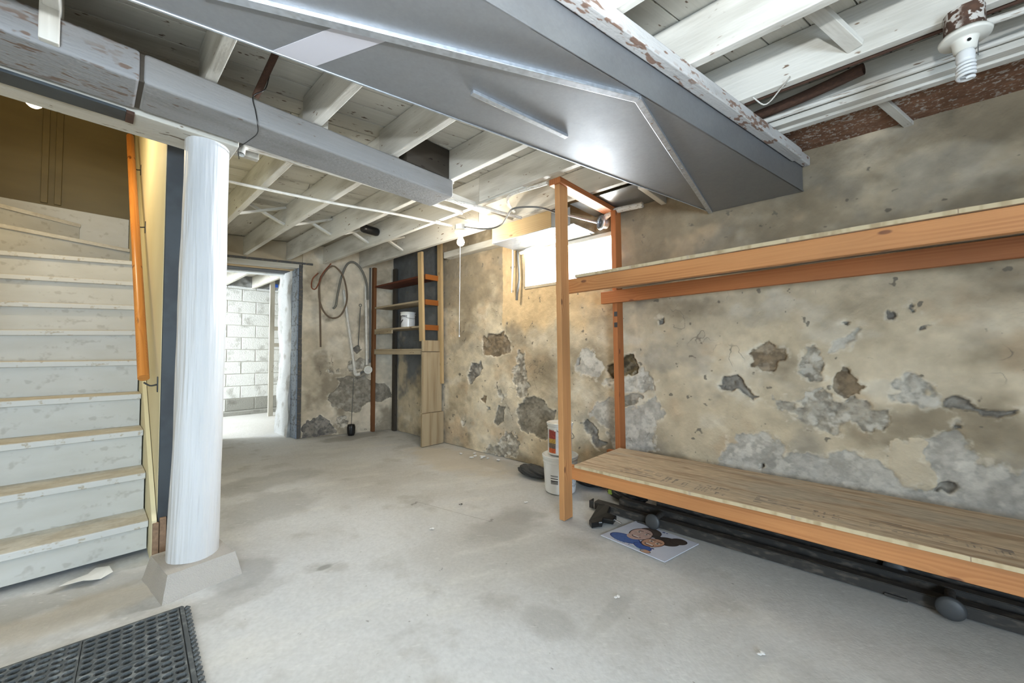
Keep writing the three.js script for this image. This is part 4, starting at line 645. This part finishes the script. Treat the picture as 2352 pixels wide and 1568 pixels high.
// ------------------------------------------------------------------ things hung on the far wall (local s along the wall)
function onBack(o) { o.position.copy(bw.position); o.rotation.copy(bw.rotation); return o; }
const S = (x, z) => (x - 1.711) * 0.959 + (z + 5.088) * 0.282;
{ const t = onBack(thing('hose_coil', 'thin brown hose looped and tied on a wall hook', 'hose'));
  const P = [[1.93, 1.10, -5.02], [1.92, 1.52, -5.03], [1.91, 1.90, -5.03], [1.95, 2.0, -5.01], [2.02, 2.09, -5.0], [2.08, 2.10, -4.99], [2.17, 1.98, -4.96], [2.21, 1.72, -4.94], [2.15, 1.51, -4.96], [2.04, 1.46, -4.99], [1.95, 1.55, -5.02], [1.905, 1.73, -5.03], [1.92, 1.92, -5.03], [1.96, 2.02, -5.0]].map(([x, y, z], i) => [S(x, z), y, 0.104 + 0.006 * Math.sin(i * 2)]);
  part('hose', tube(P, 0.010, 8), mat({ color: css(104, 88, 72), roughness: 0.7 }), t); part('tie', tube([[0.19, 2.0, 0.118], [0.13, 1.92, 0.118], [0.12, 1.82, 0.118], [0.16, 1.80, 0.118], [0.2, 1.88, 0.118], [0.24, 2.0, 0.118], [0.33, 2.13, 0.118]], 0.007, 8), mat({ color: css(122, 70, 48), roughness: 0.8 }), t); }
{ const t = onBack(thing('grey_hose', 'stiff grey hose arched over a wall hook with a hooked end', 'hose'));
  part('hose', tube([[2.06, 1.58, -4.98], [2.09, 1.62, -4.97], [2.11, 1.76, -4.97], [2.15, 1.98, -4.96], [2.21, 2.15, -4.94], [2.29, 2.19, -4.92], [2.38, 2.10, -4.89], [2.44, 1.93, -4.87], [2.455, 1.72, -4.87]].map(([x, y, z]) => [S(x, z), y, 0.064]), 0.0135, 10), mat({ color: css(110, 108, 100), roughness: 0.6 }), t); }
{ const t = onBack(thing('drain_assembly', 'two pale drain pipes joined low on the far wall', 'pipe'));
  const a = [S(2.18, -4.95), 1.83, 0.03], b = [S(2.32, -4.91), 0.80, 0.03], c = [S(2.435, -4.87), 1.92, 0.03], d = [S(2.46, -4.865), 0.87, 0.03];
  part('pipe', rod(a, b, 0.017, 14), M.pipeWhite, t); part('pipe', rod(c, d, 0.017, 14), M.pipeWhite, t); part('elbow', tube([b, [b[0] + 0.01, 0.755, 0.06], [b[0] + 0.06, 0.76, 0.07]], 0.024, 12), M.pipeWhite, t); part('link', rod([b[0] + 0.05, 0.765, 0.07], [d[0] - 0.02, 0.81, 0.075], 0.012, 10), M.cable, t); part('cap', rod([d[0] + 0.0, 0.81, 0.02], [d[0] + 0.005, 0.81, 0.09], 0.052, 26), M.pipeWhite, t); part('cap_rim', (() => { const g = new THREE.TorusGeometry(0.045, 0.008, 8, 28); g.translate(d[0] + 0.005, 0.81, 0.09); return g; })(), M.porcelain, t); }
run('grey_conduit', 'grey conduit down the far wall beside the brown shelf post', 'conduit', [[2.485, 2.15, -4.84], [2.495, 0.90, -4.838]], 0.011, M.cable, false);
{ const t = onBack(thing('hook_rod', 'thin metal rod with a ring end hung on the far wall', 'rod')); const s = S(2.36, -4.89); part('shaft', rod([s + 0.012, 1.62, 0.05], [s - 0.01, 1.10, 0.05], 0.006, 8), M.cable, t); part('ring', (() => { const g = new THREE.TorusGeometry(0.016, 0.004, 8, 18); g.translate(s + 0.012, 1.645, 0.05); return g; })(), M.cable, t); }
{ const t = thing('chimney_brush', 'black bristle brush on a thin rod leaning at the far wall', 'brush'); t.position.set(2.235, 0, -4.80); part('bristles', (() => { const g = lathe([[0, 0], [0.036, 0.002], [0.044, 0.03], [0.046, 0.10], [0.04, 0.135], [0, 0.14]], 40), p = g.attributes.position; for (let i = 0; i < p.count; i++) { const k = 1 + (vn(i * 7.3, p.getY(i) * 90) - 0.5) * 0.22; p.setX(i, p.getX(i) * k); p.setZ(i, p.getZ(i) * k); } g.computeVertexNormals(); return g; })(), M.bag, t); part('rod', rod([0, 0.13, 0], [0.045, 0.70, -0.045], 0.004, 8), M.cable, t); }

// ------------------------------------------------------------------ things on the floor
{ // bed rails and glides under the rack
  const angleBar = (name, label, a, b, w, h) => { const t = thing(name, label, 'bed rail', 'bed rails under the rack'); const A = new THREE.Vector3(...a), B = new THREE.Vector3(...b); part('flange', bar([a[0], a[1] + h, a[2]], [b[0], b[1] + h, b[2]], w, 0.006, 0.001), M.blackIron, t); part('web', bar([a[0] - w / 2, a[1] + h / 2, a[2]], [b[0] - w / 2, b[1] + h / 2, b[2]], 0.006, h, 0.001), M.blackIron, t); return t; };
  const t1 = angleBar('bed_rail', 'dusty black steel bed rail in front with two round glides', [2.30, 0.004, -1.36], [2.36, 0.004, 0.72], 0.05, 0.045);
  const glide = (t, x, z) => { const gl = part('glide', (() => { const g = lathe([[0, 0], [0.034, 0.002], [0.043, 0.010], [0.041, 0.018], [0.03, 0.024], [0.012, 0.026], [0, 0.026]], 32); g.rotateZ(Math.PI / 2 - 0.12); g.translate(x - 0.01, 0.047, z); return g; })(), mat({ color: css(60, 62, 64), roughness: 0.5 }), t, 'round grey glide'); part('stem', rod([x, 0.05, z], [x + 0.10, 0.062, z + 0.01], 0.016, 14), M.blackIron, gl); };
  glide(t1, 2.262, -0.955); glide(t1, 2.285, 0.205); part('end_hook', join(bx(2.262, 2.312, 0.008, 0.055, -1.392, -1.386, 0.001), bx(2.262, 2.268, 0.008, 0.055, -1.39, -1.36, 0.001)), M.blackIron, t1); part('clip', bx(2.266, 2.278, 0.004, 0.016, -1.06, -1.0, 0.002), M.blackIron, t1); part('clip', bx(2.30, 2.312, 0.004, 0.016, 0.02, 0.09, 0.002), M.blackIron, t1);
  angleBar('bed_rail', 'second black bed rail lying behind the glides under the rack', [2.43, 0.02, -1.25], [2.45, 0.02, 0.72], 0.045, 0.04);
  const t3 = angleBar('bed_rail', 'hindmost black bed rail deepest under the rack', [2.55, 0.012, -1.05], [2.56, 0.012, 0.72], 0.04, 0.045); glide(t3, 2.52, 0.06);
  for (const o of scene.children) if (o.name.startsWith('bed_rail')) delete o.userData.group;
}
{ // moulded black bracket with its bolt
  const t = thing('plastic_bracket', 'black moulded bracket with a shiny bolt beside the drawing', 'bracket');
  part('body', (() => { const s = new THREE.Shape([[0, 0], [0.035, 0.03], [0.24, 0.055], [0.27, 0.02], [0.26, -0.02], [0.17, -0.035], [0.16, -0.10], [0.11, -0.10], [0.10, -0.035], [0.05, -0.045], [0.04, -0.03]].map(([a, b]) => new THREE.Vector2(a, b))); const g = new THREE.ExtrudeGeometry(s, { depth: 0.022, bevelEnabled: true, bevelSize: 0.006, bevelThickness: 0.006, bevelSegments: 2 }); g.rotateX(-Math.PI / 2); const p = g.attributes.position; for (let i = 0; i < p.count; i++) p.setY(i, p.getY(i) + 0.03 * sst(0, 0.27, p.getX(i)) + 0.008); g.computeVertexNormals(); return metric(g, 'x'); })(), M.bag, t);
  const bolt = part('bolt', rod([0.135, 0.040, 0.085], [0.135, 0.022, 0.15], 0.006, 12), M.chrome, t); part('nut', rod([0.135, 0.041, 0.083], [0.135, 0.037, 0.097], 0.013, 6), M.chrome, bolt);
  t.position.set(2.02, 0.001, -1.225); t.rotation.y = 0.12; t.scale.setScalar(0.88);
}
{ // caricature drawing lying on the floor: flat print
  const cv = (u0, v0) => { const u = 0.47 + (u0 - 0.47) / 1.22, v = 0.46 + (v0 - 0.46) / 1.22; // u along the long side, v up the picture
    let c = [206, 208, 220]; c = mul3(c, 0.97 + 0.06 * fbm(u * 8, v * 6, 3));
    const E = (cx, cy, rx, ry, a = 0) => { const dx = u - cx, dy = v - cy, ca = Math.cos(a), sa = Math.sin(a); return Math.hypot((dx * ca + dy * sa) / rx, (-dx * sa + dy * ca) / ry); };
    const P = (e, col, line = [70, 46, 40], w = 0.09) => { if (e < 1) c = e > 1 - w ? line : mul3(col, 0.94 + 0.12 * vn(u * 70, v * 60)); };
    // blue shirts
    P(E(0.31, 0.27, 0.19, 0.13, 0.1), [82, 110, 168], [44, 62, 120]); P(E(0.56, 0.23, 0.12, 0.08, -0.3), [72, 98, 162], [44, 62, 120]);
    // man: hair, face, jaw; woman: hair swept up, face
    P(E(0.40, 0.70, 0.135, 0.16, 0.2), [84, 70, 62], [50, 40, 38]); P(E(0.36, 0.56, 0.135, 0.21, 0.15), [202, 170, 158]); P(E(0.35, 0.42, 0.09, 0.10), [202, 170, 158], [202, 170, 158]);
    P(E(0.66, 0.62, 0.13, 0.14, -0.5), [66, 58, 54], [46, 38, 36]); P(E(0.74, 0.74, 0.09, 0.11, -0.2), [66, 58, 54], [46, 38, 36]); P(E(0.58, 0.44, 0.11, 0.17, -0.2), [198, 152, 126]);
    P(E(0.53, 0.64, 0.07, 0.05, 0.3), [66, 58, 54], [46, 38, 36]);
    for (const [x, y, s] of [[0.31, 0.60, 1], [0.41, 0.60, 1], [0.545, 0.47, 1.1], [0.625, 0.46, 1.1]]) { if (E(x, y, 0.022 * s, 0.022 * s) < 1) c = [226, 222, 216]; if (E(x, y, 0.012 * s, 0.016 * s) < 1) c = [50, 40, 36]; if (E(x, y + 0.05, 0.035, 0.010, 0.1) < 1) c = [84, 62, 52]; }
    for (const [x, y, w] of [[0.36, 0.44, 0.05], [0.575, 0.36, 0.05]]) { const e = E(x, y, w, 0.035); if (e < 1 && v < y + 0.012) c = v > y - 0.012 ? [232, 228, 224] : [120, 66, 60]; if (Math.abs(e - 1) < 0.12 && v < y + 0.015) c = [70, 46, 40]; if (E(x + 0.005, y + 0.085, 0.012, 0.02) < 1 && E(x + 0.005, y + 0.092, 0.012, 0.02) > 1) c = [110, 76, 64]; }
    if (E(0.645, 0.14, 0.06, 0.05, 0.3) < 1) c = mix3([196, 156, 132], [90, 60, 48], E(0.645, 0.14, 0.06, 0.05, 0.3) > 0.86 ? 1 : 0);
    for (const [x, y, r] of [[0.50, 0.30, 0.014], [0.66, 0.28, 0.018], [0.50, 0.86, 0.018], [0.54, 0.86, 0.012]]) if (E(x, y, r, r) < 1) c = [52, 66, 124];
    return c;
  };
  const LET = (await (async () => { const c = document.createElement('canvas'); c.width = 512; c.height = 64; const k = c.getContext('2d'); k.fillStyle = '#000'; k.fillRect(0, 0, 512, 64); k.fillStyle = '#fff'; k.font = 'italic bold 46px serif'; k.fillText('Lasce.  Vincano', 40, 46); return k.getImageData(0, 0, 512, 64).data; })());
  const map = tex(1024, 640, (u, v) => { let c = cv(u, v); if (u > 0.14 && u < 0.80 && v > 0.02 && v < 0.12) { const x = ((u - 0.14) / 0.66 * 511) | 0, y = ((0.12 - v) / 0.10 * 63) | 0, a = LET[(y * 512 + x) * 4] / 255; c = mix3(c, u < 0.45 ? [70, 110, 170] : [96, 160, 190], a * 0.9); } return c; }, true, false);
  const A = [1.974, -1.141], B = [1.936, -0.766], D = [2.279, -1.077];
  const t = thing('drawing', 'cartoon drawing of two smiling people in blue on a white sheet', 'drawing');
  const g = plate([A, B, [B[0] + D[0] - A[0], B[1] + D[1] - A[1]], D], 0.001, 0.005), p = g.attributes.position, uv = g.attributes.uv;
  const ex = [B[0] - A[0], B[1] - A[1]], ey = [D[0] - A[0], D[1] - A[1]], det = ex[0] * ey[1] - ex[1] * ey[0];
  for (let i = 0; i < p.count; i++) { const dx = p.getX(i) - A[0], dz = p.getZ(i) - A[1]; uv.setXY(i, (dx * ey[1] - dz * ey[0]) / det, (ex[0] * dz - ex[1] * dx) / det); }
  part('sheet', g, mat({ map, roughness: 0.4 }), t);
}
{ // black bags and rags
  const lump = (name, label, c, r, seed, m, cat) => { const t = thing(name, label, cat); t.position.set(c[0], 0, c[2]); const g = new THREE.IcosahedronGeometry(1, 24), p = g.attributes.position; for (let i = 0; i < p.count; i++) { const x = p.getX(i), y = p.getY(i), z = p.getZ(i), f = 0.72 + 0.55 * fbm(x * 1.7 + seed, y * 1.7 + z * 1.5, 4) + 0.10 * Math.abs(fbm(x * 5 + seed, z * 5 + y * 4, 3) - 0.5); p.setXYZ(i, x * r[0] * f, Math.max(0.002, (y * 0.5 + 0.5) * r[1] * f), z * r[2] * f); } part('body', smooth(g), m, t); return t; };
  lump('rag', 'dark crumpled rag on the floor left of the white bucket', [2.52, 0, -2.08], [0.07, 0.09, 0.15], 3, M.black, 'rag'); lump('bin_bag', 'black plastic bag crumpled behind the bucket by the wall', [2.66, 0, -1.62], [0.10, 0.08, 0.14], 9, M.bag, 'bag'); const b2 = lump('tool_bag', 'flat black bag with a green tag under the rack', [2.55, 0, -1.27], [0.075, 0.10, 0.15], 17, M.bag, 'bag'); part('tag', bx(-0.062, -0.052, 0.04, 0.07, -0.11, -0.08, 0.003), mat({ color: css(124, 140, 52) }), b2, 'green tag');
}
{ const t = thing('plastic_scrap', 'torn scrap of clear plastic at the foot of the stairs', 'scrap'); const s = new THREE.Shape([[-0.09, 0.0], [-0.06, 0.05], [0.0, 0.055], [0.03, 0.10], [0.07, 0.06], [0.075, 0.0], [0.03, -0.05], [0.0, -0.04], [-0.02, -0.01]].map(([a, b]) => new THREE.Vector2(a, b))); const g = new THREE.ShapeGeometry(s, 1); const big = new THREE.PlaneGeometry(0.19, 0.17, 24, 20);
  const e = new THREE.ExtrudeGeometry(s, { depth: 0.0012, bevelEnabled: false, steps: 1 }); e.rotateX(-Math.PI / 2); const p = e.attributes.position; for (let i = 0; i < p.count; i++) p.setY(i, p.getY(i) + 0.003 + 0.022 * fbm(p.getX(i) * 14 + 3, p.getZ(i) * 14, 3)); e.computeVertexNormals(); e.rotateY(0.1); e.translate(0.02, 0, -2.61); part('film', metric(e, 'x'), new THREE.MeshPhysicalMaterial({ color: css(238, 238, 236), roughness: 0.5, transmission: 0.2, thickness: 0 }), t); }
{ // rubber mat of four panels with round holes and a toothed edge
  const t = thing('rubber_mat', 'black rubber drainage mat with rows of round holes and toothed edge', 'mat'); t.position.set(0.262, 0.001, -2.045); t.rotation.y = -0.06;
  const pw = 0.258, pl = 0.262, n = 8;
  for (let a = 0; a < 3; a++) for (let b = 0; b < 3; b++) { if (a === 2 && b === 2) continue;
    const s = new THREE.Shape([[-pw + 0.001, 0.001], [-0.001, 0.001], [-0.001, pl - 0.001], [-pw + 0.001, pl - 0.001]].map(([x, y]) => new THREE.Vector2(x, y)));
    for (let i = 0; i < n; i++) for (let j = 0; j < n; j++) { const h = new THREE.Path(); h.absellipse(-0.0195 - i * 0.0313, 0.0195 + j * 0.0318, 0.0136, 0.0132, 0, Math.PI * 2, true, 0); s.holes.push(h); }
    const g = new THREE.ExtrudeGeometry(s, { depth: 0.013, bevelEnabled: true, bevelSize: 0.0015, bevelThickness: 0.0015, bevelOffset: -0.0015, bevelSegments: 1, curveSegments: 7 }); g.rotateX(Math.PI / 2); g.translate(-a * pw, 0.0165, b * pl); part('mat_panel', metric(g, 'x'), M.rubber, t); }
  const teeth = []; for (let k = 0; k < 28; k++) { const g = rod([0.026, 0.004, 0.012 + k * 0.0275], [0.019, 0.014, 0.012 + k * 0.0275], 0.011, 10, 0.007); teeth.push(g); }
  part('border', bar([0.008, 0.008, -0.006], [0.009, 0.008, 0.79], 0.014, 0.014, 0.003), M.rubber, t); teeth.forEach((g) => part('tooth', metric(g, 'x'), M.rubber, t)); part('border', bar([0.012, 0.008, -0.006], [-0.78, 0.008, -0.006], 0.011, 0.014, 0.003), M.rubber, t);
}
[[1.57, -0.30, 'flat pale plaster flake on the bare floor near the rack'], [1.52, -0.81, 'small pale chip on the floor beside a dark stain'], [1.37, -1.91, 'tiny white triangular chip in the middle of the floor'], [2.05, -1.77, 'small white crumb of plaster near the bucket'], [1.72, -2.07, 'short dark nail-like bit by the floor crack'], [2.62, -2.9, 'loose flakes fallen at the foot of the stone wall']].forEach(([x, z, label], k) => {
  const t = thing('plaster_chip', label, 'debris'); t.position.set(x, 0.001, z); for (let i = 0; i < (k === 5 ? 9 : 2); i++) { const g = new THREE.IcosahedronGeometry(k === 5 ? 0.014 + 0.016 * rnd() : 0.007 + 0.004 * rnd(), 0); g.scale(1.2, 0.28, 0.8); g.rotateY(rnd() * 6); g.translate(k === 5 ? (rnd() - 0.5) * 0.16 : i * 0.012, 0.004, k === 5 ? (rnd() - 0.5) * 0.5 : i * 0.006); part('flake', g, k === 4 ? M.black : M.white, t); } });

scene.traverse((o) => { if (o.isLight && o.shadow) o.castShadow = !o.isRectAreaLight; });
renderer.render(scene, camera);
